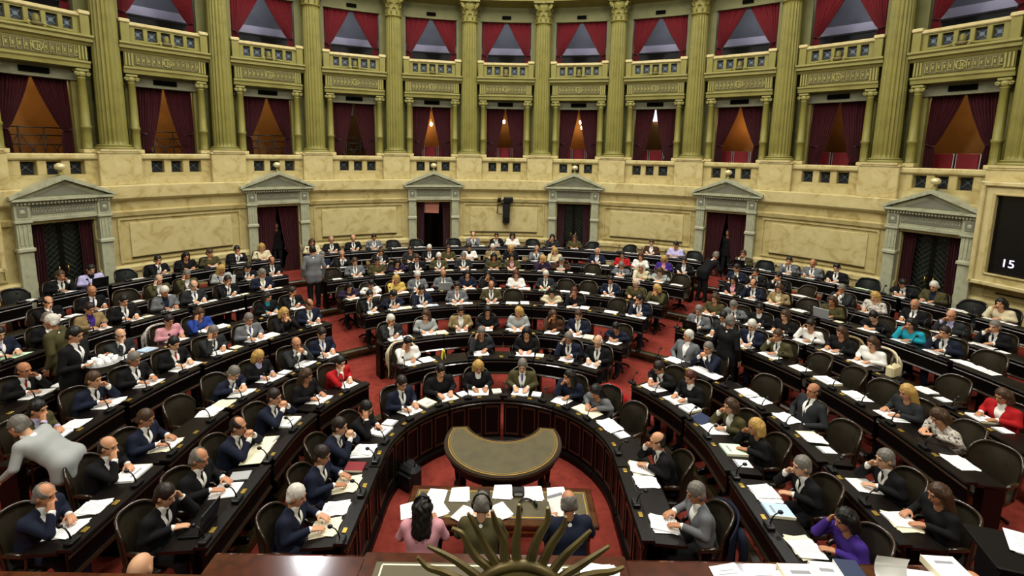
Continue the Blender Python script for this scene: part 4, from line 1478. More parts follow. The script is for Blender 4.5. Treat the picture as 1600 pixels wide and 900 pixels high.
def body_mesh(pose, yaw, mirror):
    key = ('body', pose, yaw, mirror)
    if key not in CACHE:
        J = skeleton(pose, yaw, mirror)
        P = torso(J, -.008)
        for s, sh, e, w, d, nn, c in J['arms']:
            P += [rc(J['sh'] + V3(s * .10, 0, 0), sh, .05, .05, .03), rc(sh, e, .046, .038, .02), rc(e, w, .036, .025, .015)]
        for hp, kn, an in J['legs']:
            P += [rc(hp, kn, .080, .055, .03), rc(kn, an, .052, .036, .02), rc(an - V3(0, .02, .03), an + V3(0, .15, -.06), .036, .026, .02)]
        hp, I = headpr(J)
        P += hp
        for s, sh, e, w, d, nn, c in J['arms']:
            P += hand(w, d, nn, s if not mirror else s, c)
        CACHE[key] = sdfmesh('body', P, .0075, [SKIN0], 5200, islands=I)
    return CACHE[key]
def cloth_mesh(pose, kind, mirror):
    key = (kind, pose, mirror)
    if key in CACHE:
        return CACHE[key]
    J = skeleton(pose, 0, mirror)
    h, u, f = J['hip'], J['up'], J['fr']
    base = mat('cloth_base', '#222222', .85, .2)
    def notch(top, bot, hw0, hw1, dep):
        def fn(g):
            q = g - h
            s = q @ u; ff = q @ f; x = np.abs(g[..., 0])
            hw = hw0 + (hw1 - hw0) * np.clip((s - bot) / (top - bot), 0, 1.2)
            return np.minimum(np.minimum(hw - x, s - bot), ff - dep)
        return fn
    if kind in ('jacket', 'pullover'):
        g = .014 if kind == 'jacket' else .008
        P = torso(J, g)
        if kind == 'jacket':
            P += [rc(J['nb'] + V3(-.06, -.02, -.01), J['nb'] + V3(.06, -.02, -.01), .042, .042, .03)]
        for s, sh, e, w, d, nn, c in J['arms']:
            w2 = e + (w - e) * .93
            P += [rc(J['sh'] + V3(s * .10, 0, .0), sh, .060, .064, .03), rc(sh, e, .062, .050, .02), rc(e, w2, .049, .040, .015)]
        if J['stand']:
            for hp, kn, an in J['legs']:
                P.append(rc(hp + V3(0, 0, .05), hp + V3(0, 0, -.10), .118, .122, .05))
        cv = notch(.56, .17, .0, .092, .045) if kind == 'jacket' else notch(.58, .44, .03, .06, .02)
        CACHE[key] = sdfmesh(kind, P, .010, [base], 2400, carve=cv)
    elif kind == 'shirt':
        P = torso(J, .004)
        P += [rc(J['nb'] - J['up'] * .05, J['nb'] + J['up'] * .016 + V3(0, .006, 0), .064, .058, .02)]
        for s, sh, e, w, d, nn, c in J['arms']:
            P.append(rc(e + (w - e) * .80, e + (w - e) * .995, .034, .036, .002))
        CACHE[key] = sdfmesh('shirt', P, .010, [base], 1800)
    elif kind == 'trousers':
        P = [rc(h + V3(-.08, 0, -.0), h + V3(.08, 0, 0), .106, .106, .04), rc(h + V3(-.07, 0, 0) + u * .07, h + V3(.07, 0, 0) + u * .07, .092, .092, .04)]
        for hp, kn, an in J['legs']:
            P += [rc(hp, kn, .094, .070, .04), rc(kn, an, .070, .056, .03)]
        CACHE[key] = sdfmesh('trousers', P, .016, [base], 900)
    elif kind == 'tie':
        SP = torso(J, .004) + [rc(J['nb'] - J['up'] * .05, J['nb'] + J['up'] * .016 + V3(0, .006, 0), .064, .058, .02)]
        def front(s):
            fs = np.linspace(0, .2, 120)
            X = h + u * s + fs[:, None] * f
            dd = np.full(len(fs), 1.)
            for p in SP:
                dd = smin(dd, pdist(p, X), .05)
            i = np.argmax(dd > 0)
            return fs[i]
        mb = MB()
        rows = []
        for s, wd in ((.515, .018), (.50, .019), (.485, .011), (.45, .015), (.38, .020), (.30, .024), (.24, .026), (.18, .022)):
            ff = front(min(s, .50)) + (.004 if s < .5 else .006)
            for x, yy in ((-wd, -.004), (0, .006), (wd, -.004)):
                rows.append(tuple(h + u * s + f * (ff + yy) + V3(x, 0, 0)))
        n = len(rows) // 3
        fs_ = []
        for i in range(n - 1):
            for j in (0, 1):
                fs_.append((i * 3 + j, i * 3 + j + 1, i * 3 + j + 4, i * 3 + j + 3))
        mb.add(rows, fs_, base, True)
        mb.add([tuple(np.array(r_) - f * .006) for r_ in rows], [q[::-1] for q in fs_], base, True)
        CACHE[key] = mb.mesh('tie')
    return CACHE[key]
def shoe_mesh():
    if 'shoe' not in CACHE:
        P = [rc((0, -.03, .05), (0, .03, .045), .042, .044, .02), rc((0, .03, .035), (0, .17, .03), .044, .036, .03), rc((0, -.04, .02), (0, .17, .018), .034, .034, .01)]
        CACHE['shoe'] = sdfmesh('shoe', P, .01, [mat('black_shoe', '#0d0c0c', .3)], 500)
    return CACHE['shoe']
def hair_mesh(style):
    key = ('hair', style)
    if key in CACHE:
        return CACHE[key]
    base = mat('hair_base', '#1a1412', .6, .35)
    face = [el((0, .120, -.045), (.072, .085, .105), None, .015, True), el((0, .02, -.125), (.12, .14, .060), None, .015, True)]
    cap = [el((0, -.018, .030), (.083, .101, .104), None, .02), rc((-.055, -.045, -.03), (.055, -.045, -.03), .040, .040, .03)]
    ears = [el((s * .085, .012, -.03), (.03, .024, .045), None, .01, True) for s in (-1, 1)]
    post = None
    if style == 's':
        P = cap + face + ears
    elif style == 'b':
        P = cap + face + ears + [el((0, .035, .105), (.066, .095, .075), None, .01, True)]
    elif style == 'x':
        P = cap + face + ears + [el((0, .03, .085), (.095, .125, .082), None, .01, True)]
    else:
        P = list(cap)
        drop = {'o': -.10, 'l': -.24, 'c': -.26}[style]
        P += [rc((0, -.07, .0), (0, -.085, drop), .075, .055, .03)]
        for s in (-1, 1):
            P += [rc((s * .070, -.02, .03), (s * .082, -.01, drop * .9), .036, .034, .025), rc((s * .05, -.06, .0), (s * .065, -.06, drop), .05, .045, .03)]
        P += [el((0, .115, -.05), (.060, .085, .115), None, .015, True)]
    def post(V):
        a = .0035 if style in 'sbx' else .006
        if style == 'c':
            a = .011
        q = V * (130 if style != 'c' else 85)
        nrm = V / (np.linalg.norm(V, axis=1)[:, None] + 1e-6)
        return V + nrm * (a * np.sin(q[:, 0] + 1.7 * np.sin(q[:, 2] * .5)) * np.cos(q[:, 1] * .8 + q[:, 2] * .3))[:, None]
    CACHE[key] = sdfmesh('hair', P, .0075, [base], 1100, post=post)
    return CACHE[key]

HAIRC = {'k': ('black', '#0f0c0b'), 'd': ('dark-brown', '#211611'), 'n': ('brown', '#3f2a1a'), 'g': ('grey', '#6a655e'), 'w': ('white', '#c9c4ba'), 'y': ('blond', '#b08c4a'), 'r': ('auburn', '#4a2216')}
CLOC = {'k': ('black', '#101012'), 'n': ('navy', '#171c2e'), 'c': ('charcoal', '#26282a'), 'g': ('grey', '#65676a'), 'b': ('brown', '#43291b'), 'o': ('olive', '#474227'), 't': ('tan', '#8a7650'), 'e': ('cream', '#cfc4a2'), 'w': ('white', '#e6e4de'), 'p': ('purple', '#3c2578'), 'q': ('dark purple', '#2b2038'), 'r': ('red', '#a81a1e'), 'i': ('pink', '#c98f98'), 'u': ('blue', '#27408f'), 'a': ('teal', '#1f93a8'), 'l': ('pale grey', '#9c9f9e'), 'v': ('lavender', '#b9b4dc'), 'y': ('yellow', '#c3a957'), 'f': ('patterned', '#b8b0a4')}
SKINS = ['#b98462', '#c48f6c', '#ab7553', '#c99a78', '#b37d5b']
def cmat(c):
    nm, hx = CLOC[c]
    if c == 'f':
        return mat('cloth_patterned', '#cfc9be', .85, .2, noise=['#3c3a38', '#b3aca2'], nscale=26)
    return mat('cloth_' + nm.replace(' ', '_'), hx, .85, .2, bump=.08, bscale=220)
def setm(o, m):
    o.material_slots[0].link = 'OBJECT'
    o.material_slots[0].material = m
NP = [0]
def person(loc, rz, gender, hair, cloth, tie, pose, yaw, label, group=None, scale=1.0, shoes=False, rest=True):
    NP[0] += 1
    mirror = pose in 'hk'
    P = {'h': 'H', 'k': 'K'}.get(pose, pose)
    yv = {'-': 0, '<': 32, '>': -32}[yaw]        # '<' : looks to the picture's left when seated facing the camera
    sk = mat('skin_%d' % (NP[0] % 5), SKINS[NP[0] % 5], .5, .35)
    o = link('person', body_mesh(P, yv, mirror), None, loc, rz)
    o.scale = (scale,) * 3
    setm(o, sk)
    tag(o, label, 'person', group)
    J = skeleton(P, yv, mirror)
    if hair:
        hm = mat('hair_' + HAIRC[hair[1]][0].replace('-', '_'), HAIRC[hair[1]][1], .5, .4)
        M = Matrix.Identity(4)
        for i in range(3):
            for j in range(3):
                M[i][j] = J['H'][i][j]
            M[i][3] = J['head'][i]
        h = link('hair', hair_mesh(hair[0]), o, M=M)
        setm(h, hm)
    dark = cmat('k' if cloth[1] not in 'nc' else cloth[1])
    if cloth[0] in 'SJ':
        c = link('jacket', cloth_mesh(P, 'jacket', mirror), o); setm(c, cmat(cloth[1]))
        s = link('shirt', cloth_mesh(P, 'shirt', mirror), o)
        sc = 'w' if cloth[0] == 'S' or tie == '-' else tie
        if cloth[0] == 'S' and tie == '-':
            sc = 'w'
        setm(s, cmat(sc))
        if cloth[0] == 'S':
            t = link('tie', cloth_mesh(P, 'tie', mirror), o); setm(t, cmat(tie if tie != '-' else 'c'))
    else:
        c = link('pullover' if gender == 'm' else 'blouse', cloth_mesh(P, 'pullover', mirror), o); setm(c, cmat(cloth[1]))
        if tie != '-':
            s = link('shirt', cloth_mesh(P, 'shirt', mirror), o); setm(s, cmat(tie))
    t = link('trousers', cloth_mesh(P, 'trousers', mirror), o); setm(t, dark)
    if shoes:
        for hp, kn, an in J['legs']:
            link('shoe', shoe_mesh(), o).location = (an[0], an[1], 0)
    return o
# ------------------------------------------------------------------ papers, microphones, laptops
def sheet_mesh(kind, m):
    mb = MB()
    rnd = random.Random(kind)
    if kind.startswith('stack'):
        z = 0
        for q in range(4):
            rz = rnd.uniform(-.16, .16) * (q > 0)
            h = .003
            mb.box((rnd.uniform(-.02, .02) * (q > 0), rnd.uniform(-.025, .025) * (q > 0), z + h / 2), (.21, .297, h), m, rz=rz)
            z += h
        for q in range(7):
            mb.box((0, .10 - q * .03, z + .0004), (.15 if q % 3 else .11, .006, .0008), INK)
    elif kind == 'booklet':
        mb.box((0, 0, .016), (.215, .30, .032), m, bev=.003)
        mb.box((-.109, 0, .016), (.006, .302, .034), CREAMP)
        mb.box((0, .07, .0325), (.12, .03, .001), INK)
    elif kind == 'open':
        n = 10
        for s in (-1, 1):
            vs = []
            for i in range(n + 1):
                u = i / n
                x = s * .195 * u
                z = .006 + .022 * math.sin(min(1, u * 1.15) * PI) * (1 - .5 * u)
                for y in (-.14, .14):
                    vs += [(x, y, z), (x, y, 0)]
            fs = []
            for i in range(n):
                o = i * 4
                f = [(o, o + 4, o + 6, o + 2), (o + 1, o + 3, o + 7, o + 5), (o, o + 1, o + 5, o + 4), (o + 2, o + 6, o + 7, o + 3)]
                fs += f if s > 0 else [t[::-1] for t in f]
            fs += [(n * 4, n * 4 + 1, n * 4 + 3, n * 4 + 2)] if s > 0 else [(n * 4, n * 4 + 2, n * 4 + 3, n * 4 + 1)]
            mb.add(vs, fs, m)
    elif kind == 'pad':
        mb.box((0, 0, .004), (.16, .21, .008), m, bev=.001)
        mb.box((0, .09, .009), (.16, .025, .003), INK)
    return mb.mesh(kind)
PM = {}
def paper(kind, m):
    if (kind, m.name) not in PM:
        PM[(kind, m.name)] = sheet_mesh(kind, m)
    return PM[(kind, m.name)]
PNAME = {'stack': 'paper_stack', 'booklet': 'booklet', 'open': 'open_booklet', 'pad': 'note_pad'}
PWORD = {'stack': 'loose stack of %s printed sheets', 'booklet': 'thick %s booklet', 'open': 'opened %s booklet', 'pad': 'small %s note pad'}
CW = {'white_paper': 'white', 'cream_paper': 'cream', 'pale_blue_paper': 'pale blue', 'pale_green_paper': 'pale green'}
def mic_meshes():
    b = MB(); b.box((0, 0, .025), (.15, .10, .05), BLACK, bev=.012); b.box((0, -.03, .052), (.10, .03, .006), IRON)
    st = MB(); pts = [(0, .01, .05), (0, .03, .12), (0, .06, .17), (0, .11, .20)]
    st.tube(pts, [.010, .009, .008, .008], BLACK, n=6)
    h = MB(); h.ell((0, .125, .203), (.026, .034, .026), BLACK, 10, 7)
    return b, st, h
MIC = mic_meshes()
MICK = [(n_, x.mesh(n_)) for n_, x in zip(('base', 'stem', 'head'), MIC)]
MICF = join_mb(MIC, 'desk_microphone')
def laptop(loc, rz, label, lid, scr=None, group=None):
    r = empty('laptop', loc, rz, label, 'laptop', group)
    b = MB(); b.box((0, 0, .01), (.33, .23, .02), lid, bev=.005); b.box((0, -.01, .021), (.28, .11, .002), BLACK)
    link('base', b.mesh('laptop_base'), r)
    l = MB(); l.box((0, 0, .115), (.33, .012, .23), lid, bev=.004); l.box((0, -.007, .117), (.30, .003, .20), BLACK if scr is None else scr)
    o = link('lid', l.mesh('lid'), r)
    o.location = (0, .115, .018)
    o.rotation_euler = (-.30, 0, 0)
    return r

# ------------------------------------------------------------------ fill the seats
def bank_of(row, th):
    if row == 1:
        return 'whole'
    if th < -AL[row - 1]:
        return 'left'
    return 'right' if th > AR[row - 1] else 'middle'
def seat_phrases():
    out = {}
    for r in range(1, 9):
        rows = sorted([s for s in SEAT if s[0] == r], key=lambda s: s[1])
        by = {}
        for s in rows:
            by.setdefault(bank_of(r, s[1]), []).append(s)
        for bk, L in by.items():
            n = len(L)
            for k, s in enumerate(L):
                if bk == 'left':
                    ph = '%s row, left bank, %s from aisle' % (ROWN[r - 1], ORD[n - 1 - k])
                elif bk == 'right':
                    ph = '%s row, right bank, %s from aisle' % (ROWN[r - 1], ORD[k])
                elif bk == 'middle':
                    ph = '%s row, middle bank, %s from %s aisle' % ((ROWN[r - 1], ORD[k], 'left') if k < n / 2 else (ROWN[r - 1], ORD[n - 1 - k], 'right'))
                else:
                    ph = 'front row, %s seat from its left end' % ORD[k]
                out[id(s)] = ph
    return out
PH = seat_phrases()
HS = {'s': '%s-haired', 'b': 'balding %s-haired', 'x': 'bald', 'l': 'long-%s-haired', 'o': '%s-bobbed', 'c': 'curly-%s-haired'}
rng = random.Random(11)
LAPS = [(2, -113.2, BLACK), (5, -14.0, SILVER), (7, -49.2, PAPER), (6, 58.1, SILVER), (8, 40.0, BLACK), (8, -62.0, BLACK), (4, 44.8, BLACK)]
for s in SEAT:
    row, th, d = s[:3]
    z = TZ[row - 1]
    ph = PH[id(s)]
    far = row >= 6
    empty_seat = s[3] == 'E'
    d = max({'B': .11, 'H': 0, 'h': 0, 'K': 0, 'k': 0, 'C': 0}.get(s[7] if len(s) > 7 else '', 0), min(.25, d))
    x, y = path(row, .70 + d, th)
    rz = face(th)
    jit = rng.uniform(-.12, .12) if empty_seat else rng.uniform(-.05, .05)
    ac = armchair(x, y, z, rz + jit + (rng.choice([-.35, .3, .1, 0]) if empty_seat else 0),
             ('empty %s leather armchair, ' if empty_seat else 'occupied %s leather armchair, ') % ('black' if row == 8 else 'brown') + ph,
             'leather armchairs at the desks', far, 'black' if row == 8 else 'brown')
    ac.scale = (1, 1, 1) if empty_seat else (.93, .97, 1)
    if not empty_seat:
        g, hair, cloth, tie, pose, yaw = s[3:9]
        if (th < -50 and yaw == '>') or (th > 50 and yaw == '<'):
            yaw = '-'
        hn = HAIRC[hair[1]][0]
        look = (HS[hair[0]] % hn if '%' in HS[hair[0]] else HS[hair[0]])
        cl = CLOC[cloth[1]][0]
        wear = {'S': cl + ' suit', 'J': cl + ' jacket', 'P': cl + ' top'}[cloth[0]]
        if cloth[0] == 'S' and tie != '-':
            wear += ' and ' + CLOC[tie][0] + ' tie'
        who = 'man' if g == 'm' else 'woman'
        lab = '%s %s in %s, %s' % (look, who, wear, ph)
        if len(lab.split()) > 16:
            lab = '%s %s in %s, %s' % (look, who, wear.split(' and ')[0], ph)
        person((x, y, z + (.014 if g == 'w' else 0)), rz + jit, g, hair, cloth, tie, pose, yaw, lab, 'people seated at the desks', .96 if g == 'w' else 1.0, shoes=row <= 5)
    # what lies on the desk before the seat (desk frame: origin at the nominal hip point)
    X0, Y0 = path(row, .70, th)
    c, sn = math.cos(rz), math.sin(rz)
    def at(lx, ly, lz):
        return (X0 + lx * c - ly * sn, Y0 + lx * sn + ly * c, z + lz)
    def dz(ly):
        return .805 - (.70 - ly - .10) * .0917
    def put(kind, m, lx, ly, r_, extra=0.0, wide=1.0):
        o = link(PNAME[kind.rstrip('12')], paper(kind, m), None, at(lx, ly, dz(ly) + .0015 + extra))
        o.rotation_euler = (.0915, 0, 0)
        o.rotation_euler = (Matrix.Rotation(rz, 3, 'Z') @ Matrix.Rotation(.0915, 3, 'X') @ Matrix.Rotation(r_, 3, 'Z')).to_euler()
        o.scale = (wide, 1, 1)
        tag(o, '%s, %s' % (PWORD[kind.rstrip('12')] % CW[m.name], ph), 'papers', 'papers on the desks')
        return o
    lap = next((l for l in LAPS if l[0] == row and abs(l[1] - th) < .6), None)
    if lap:
        r = laptop(at(0, .43, dz(.43) + .004), rz, '%s laptop open on the desk, %s' % ({'silver_plastic': 'silver', 'white_paper': 'white', 'black_plastic': 'black'}[lap[2].name], ph), lap[2])
        r.rotation_euler = (Matrix.Rotation(rz, 3, 'Z') @ Matrix.Rotation(.0915, 3, 'X')).to_euler()
    elif rng.random() < .95:
        m = rng.choices([PAPER, CREAMP, GREENP], [16, 2, .5])[0]
        kd = rng.choices(['stack1', 'stack2', 'open', 'booklet'], [6, 6, 1, 1])[0]
        put(kd, m, rng.uniform(-.03, .03), .40, rng.uniform(-.10, .10), 0, rng.choice([1.15, 1.3, 1.5]))
        if kd[:5] == 'stack' and rng.random() < .62:
            kd2 = 'stack2' if kd == 'stack1' else 'stack1'
            o = put(kd2, PAPER, rng.uniform(-.07, .07), .40, rng.uniform(-.22, .22), .0135, 1.0)
            o['label'] = 'upper white sheets fanned over other papers, ' + ph
    mo = at(.24, .66, .836)
    lab = 'black desk microphone, ' + ph
    if row <= 5:
        r = empty('desk_microphone', mo, rz + PI, lab, 'microphone', 'desk microphones')
        for n_, me in MICK:
            link(n_, me, r)
        r.scale = (.88, .88, .88)
    else:
        tag(link('desk_microphone', MICF, None, mo, rz + PI), lab, 'microphone', 'desk microphones')

    if rng.random() < .72:
        m = rng.choices([PAPER, CREAMP, BLUEP], [8, 4, 1])[0]
        kd = rng.choices(['stack2', 'pad', 'booklet'], [3, 3, 2])[0] if not lap else 'pad'
        gaps = [(q - th) * (RA[row - 1] + .7) * PI / 180 for q in ROWTH[row] if q > th]
        gp = min(gaps) if gaps else 9
        sx = -.30
        if gp < .72:
            continue
        bk = [b for b in banks(row) if b[1] <= th <= b[2]]
        if bk and th + math.degrees((-sx + .13) / (RA[row - 1] + .7)) > bk[0][2]:
            continue
        put(kd, m, sx, .405, rng.uniform(-.05, .05))
# ------------------------------------------------------------------ crescent table in the well
def crescent():
    cx, cy = .035, .47
    Ro = .86
    out = []
    for t in np.linspace(158, 382, 49):            # outer arc, open towards the far side
        out.append((cx + Ro * math.cos(rad(t)) * .99, cy + Ro * math.sin(rad(t))))
    x1, y1 = out[-1]; x0, y0 = out[0]
    inn = []
    for t in np.linspace(-24, -156, 27):
        inn.append((cx + .60 * math.cos(rad(t)), cy + .60 + .62 * math.sin(rad(t))))
    return out, inn
OUT, INN = crescent()
def offset_poly(poly, d):
    n = len(poly)
    res = []
    for i in range(n):
        a, b, c = Vector(poly[i - 1]), Vector(poly[i]), Vector(poly[(i + 1) % n])
        t = ((b - a).normalized() + (c - b).normalized())
        if t.length < 1e-6:
            t = (c - b)
        t.normalize()
        nn = Vector((-t.y, t.x))
        res.append((b.x + nn.x * d, b.y + nn.y * d))
    return res
POLY = OUT + INN
def slab(mb, poly, z0, z1, m):
    n = len(poly)
    mb.add([(x, y, z0) for x, y in poly] + [(x, y, z1) for x, y in poly], [tuple(range(n - 1, -1, -1)), tuple(range(n, 2 * n))] + [(i, (i + 1) % n, n + (i + 1) % n, n + i) for i in range(n)], m)
def band(mb, pa, pb, z, m):
    n = len(pa)
    mb.add([(x, y, z) for x, y in pa] + [(x, y, z) for x, y in pb], [(i, (i + 1) % n, n + (i + 1) % n, n + i) for i in range(n)], m)
r = empty('crescent_table', (.035, .3, 0), 0, 'crescent-shaped stenographers table with olive leather top and gilt border in the well', 'table')
MV = Matrix.Translation((-.035, -.3, 0))
def part(name, mb, par=r, MM=MV):
    me = mb.mesh(name); me.transform(MM)
    return link(name, me, par)
m = MB(); slab(m, POLY, .73, .785, WOODE); slab(m, offset_poly(POLY, -.012), .745, .77, WOODE); part('table_top', m)
m = MB(); slab(m, offset_poly(POLY, .055), .785, .788, INLAY); part('leather_inlay', m)
m = MB(); band(m, offset_poly(POLY, .045), offset_poly(POLY, .058), .7895, GOLD); band(m, offset_poly(POLY, .085), offset_poly(POLY, .09), .7895, GOLD); part('gilt_border', m)
m = MB(); slab(m, offset_poly(POLY, .06), .60, .73, WOOD); part('apron', m)
for t in (175, 215, 250, 290, 325, 365):
    m = MB()
    m.lathe([(.05, .0), (.055, .04), (.03, .08), (.04, .2), (.055, .4), (.035, .5), (.05, .6)], WOODD, (.035 + .68 * math.cos(rad(t)), .47 + .68 * math.sin(rad(t)), 0), 14)
    part('leg', m)
m = MB()
m.tube([(.035 + .68 * math.cos(rad(t)), .47 + .68 * math.sin(rad(t)), .1) for t in np.linspace(175, 365, 20)], .025, WOODD, n=6)
part('stretcher', m)

# ------------------------------------------------------------------ clerks' table and the three clerks
r = empty('clerks_table', (.04, -.87, 0), 0, 'long clerks table with olive leather top and gilt line, before the presiding desk', 'table')
W, Dp = 2.26, .66
m = MB(); m.box((0, 0, .755), (W, Dp, .05), WOODR, bev=.01); link('table_top', m.mesh('table_top'), r)
m = MB(); m.box((0, .01, .7815), (W - .16, Dp - .18, .004), INLAY); link('leather_inlay', m.mesh('leather_inlay'), r)
m = MB()
for s in (-1, 1):
    m.box((0, .01 + s * (Dp / 2 - .115), .785), (W - .2, .012, .003), GOLD)
    m.box((s * (W / 2 - .11), .01, .785), (.012, Dp - .22, .003), GOLD)
m.box((0, -Dp / 2 - .002, .70), (W - .1, .006, .012), GOLD)
link('gilt_line', m.mesh('gilt_line'), r)
m = MB()
m.box((0, .0, .665), (W - .1, Dp - .08, .13), WOODR)
link('apron', m.mesh('apron'), r)
for sx in (-1, 1):
    for sy in (-1, 1):
        m = MB(); m.lathe([(.03, 0), (.045, .06), (.03, .1), (.05, .35), (.035, .5), (.05, .6)], WOODR, (sx * (W / 2 - .12), sy * (Dp / 2 - .1), 0), 14)
        link('leg', m.mesh('leg'), r)
def clerk_chair(x, y, rz, label):
    r = empty('clerk_chair', (x, y, 0), rz, label, 'chair', 'clerks chairs')
    m = MB(); m.box((0, 0, .42), (.46, .44, .05), LEATHER, bev=.02); link('seat', m.mesh('seat'), r)
    m = MB(); m.box((0, -.245, .90), (.46, .03, .08), WOODR, bev=.01); m.box((0, -.24, .68), (.38, .025, .30), LEATHER, bev=.01); link('backrest', m.mesh('backrest'), r)
    for sx in (-1, 1):
        m = MB(); m.box((sx * .2, -.235, .47), (.04, .035, .94), WOODR, bev=.006); link('leg', m.mesh('leg'), r)
        m = MB(); m.box((sx * .2, .19, .2), (.04, .04, .40), WOODR, bev=.006); link('leg', m.mesh('leg'), r)
for k, (x, who) in enumerate(((-.80, 'curly-haired woman'), (-.17, 'man with headphones'), (.80, 'bald man'))):
    clerk_chair(x, -1.56, 0, 'wooden clerks chair under the %s at the clerks table' % who)
person((-.80, -1.54, 0), .05, 'w', 'ck', 'Pi', '-', 'D', '-', 'woman with long dark curls in a pink top, back turned, at the clerks table', None, .97, True)
person((-.17, -1.54, 0), -.05, 'm', 'sg', 'Jo', '-', 'D', '-', 'man in olive jacket wearing headphones, back turned, at the clerks table', None, 1.0, True)
person((.80, -1.54, 0), .12, 'm', 'xg', 'Sn', '-', 'D', '-', 'bald man in navy suit, back turned, reading at the clerks table', None, 1.03, True)
def headphones(loc, rz, label):
    r = empty('headphones', loc, rz, label, 'headphones', None)
    m = MB(); m.tube([(.098 * math.cos(a), 0, .13 * math.sin(a)) for a in np.linspace(0, PI, 17)], .010, BLACK, n=6); link('band', m.mesh('band'), r)
    for s in (-1, 1):
        m = MB(); m.ell((s * .098, 0, -.01), (.022, .038, .045), BLACK, 12, 8); link('ear_cushion', m.mesh('ear_cushion'), r)
JD = skeleton('D', 0)
hx = JD['head']
headphones((-.17 + hx[0] + .05 * hx[1], -1.54 + hx[1] - .02, hx[2] + .01), -.05, 'black headphones worn by the man in olive at the clerks table')
headphones((-.80 + hx[0] - .05 * hx[1], -1.54 + hx[1] * .97 - .02, hx[2] * .97 + .01), .05, 'black headphones worn by the curly-haired woman at the clerks table')
r_ = empty('headphones', (.36, -.92, .81), .4, 'black headphones lying on the clerks table', 'headphones')
m = MB(); m.tube([(.098 * math.cos(a), .13 * math.sin(a), .0) for a in np.linspace(0, PI, 17)], .012, BLACK, n=6); link('band', m.mesh('band'), r_)
for s in (-1, 1):
    m = MB(); m.ell((s * .098, -.01, .01), (.022, .045, .035), BLACK, 12, 8); link('ear_cushion', m.mesh('ear_cushion'), r_)
TOPZ = .7845
CT = [(-1.02, -1.0, .35, 'white sheet beside the curly-haired woman', .26), (-.76, -.76, -.15, 'tall white sheets in a fan at the far left of the clerks table', .30), (-.72, -.98, .5, 'white sheet under the curly-haired woman’s hand', .24), (-.47, -.72, .05, 'white sheets beside the small dark device', .26),
      (-.37, -1.06, -.5, 'white sheet left of the man with headphones', .24), (.03, -1.0, .5, 'white sheet right of the man with headphones', .24), (.06, -.66, 0, 'white sheets behind the black tablet', .28), (.44, -.68, .03, 'white sheet stack at the back, right of the black box', .27),
      (.73, -.69, .06, 'white sheet stack nearest the back right corner', .29)]
for x, y, rz, lab, w in CT:
    o = link('paper_stack', paper('stack1', PAPER), None, (x, y, TOPZ + .001), rz)
    o.scale = (1.0, .82, 1)
    tag(o, lab.replace('’', '') + ('' if 'clerks' in lab else ' on the clerks table'), 'papers', 'papers on the clerks table')
o = link('paper_stack', paper('pad', PAPER), None, (.70, -1.06, .93), .6)
o.rotation_euler = (.8, .1, .5); o.scale = (1.3, 1.2, .6)
tag(o, 'white sheet held up by the bald man at the clerks table', 'papers')
for x, y, lab in ((-.18, -.74, 'small dark device on the far edge of the clerks table'), (.25, -.68, 'black recorder box between white sheets on the clerks table')):
    m = MB(); m.box((0, 0, .03), (.15, .12, .06), BLACK, bev=.01); m.box((0, -.061, .035), (.10, .004, .03), SILVER); m.box((0, 0, .0615), (.1, .06, .003), IRON)
    tag(link('recorder', m.mesh('recorder'), None, (x, y, TOPZ), 0), lab, 'device')

# ------------------------------------------------------------------ presiding dais at the bottom of the view
m = MB(); m.box((.3, -6.3, .55), (8.4, 6.1, 1.1), WOODD); m.box((.3, -3.25, 1.06), (8.4, .08, .08), WOODR)
o = link('platform', m.mesh('platform'))
tag(o, 'dark wooden dais platform under the presiding desk', 'platform', None, 'structure')
r = empty('presiding_desk', (0, -3.1, 0), 0, 'long glossy red-brown mahogany presiding desk', 'desk')
m = MB()
m.ext([(-.55, 1.86), (-.55, 1.90), (.22, 1.90), (.25, 1.885), (.25, 1.865), (.22, 1.86)], -2.12, 3.62, WOODR)
link('desktop', m.mesh('desktop'), r)
m = MB(); m.box((.75, .16, .93), (5.6, .06, 1.86), WOODR)
for q in range(9):
    m.box((-1.75 + q * .62, .2, .95), (.48, .03, 1.4), WOOD, bev=.01)
link('front_panel', m.mesh('front_panel'), r)
m = MB(); m.box((0.03, -.16, 1.93), (1.98, .74, .06), WOODR, bev=.01); link('raised_top', m.mesh('raised_top'), r)
m = MB(); m.box((0.03, -.20, 1.962), (1.76, .62, .004), INLAY); link('leather_inlay', m.mesh('leather_inlay'), r)
m = MB(); m.box((0.03, .085, 1.9655), (1.66, .012, .003), CREAMP); m.box((-.80, -.2, 1.9655), (.012, .56, .003), CREAMP); m.box((.86, -.2, 1.9655), (.012, .56, .003), CREAMP); link('gilt_line', m.mesh('gilt_line'), r)
r = empty('side_rail', (-2.95, -2.98, 0), 0, 'low dark wooden rail left of the presiding desk', 'rail')
m = MB(); m.ext([(-.10, 1.76), (-.10, 1.80), (.02, 1.80), (.02, 1.76)], -.85, .83, WOODR); link('handrail', m.mesh('handrail'), r)
m = MB(); m.box((0, -.03, .88), (1.66, .04, 1.76), WOODD); link('panel', m.mesh('panel'), r)

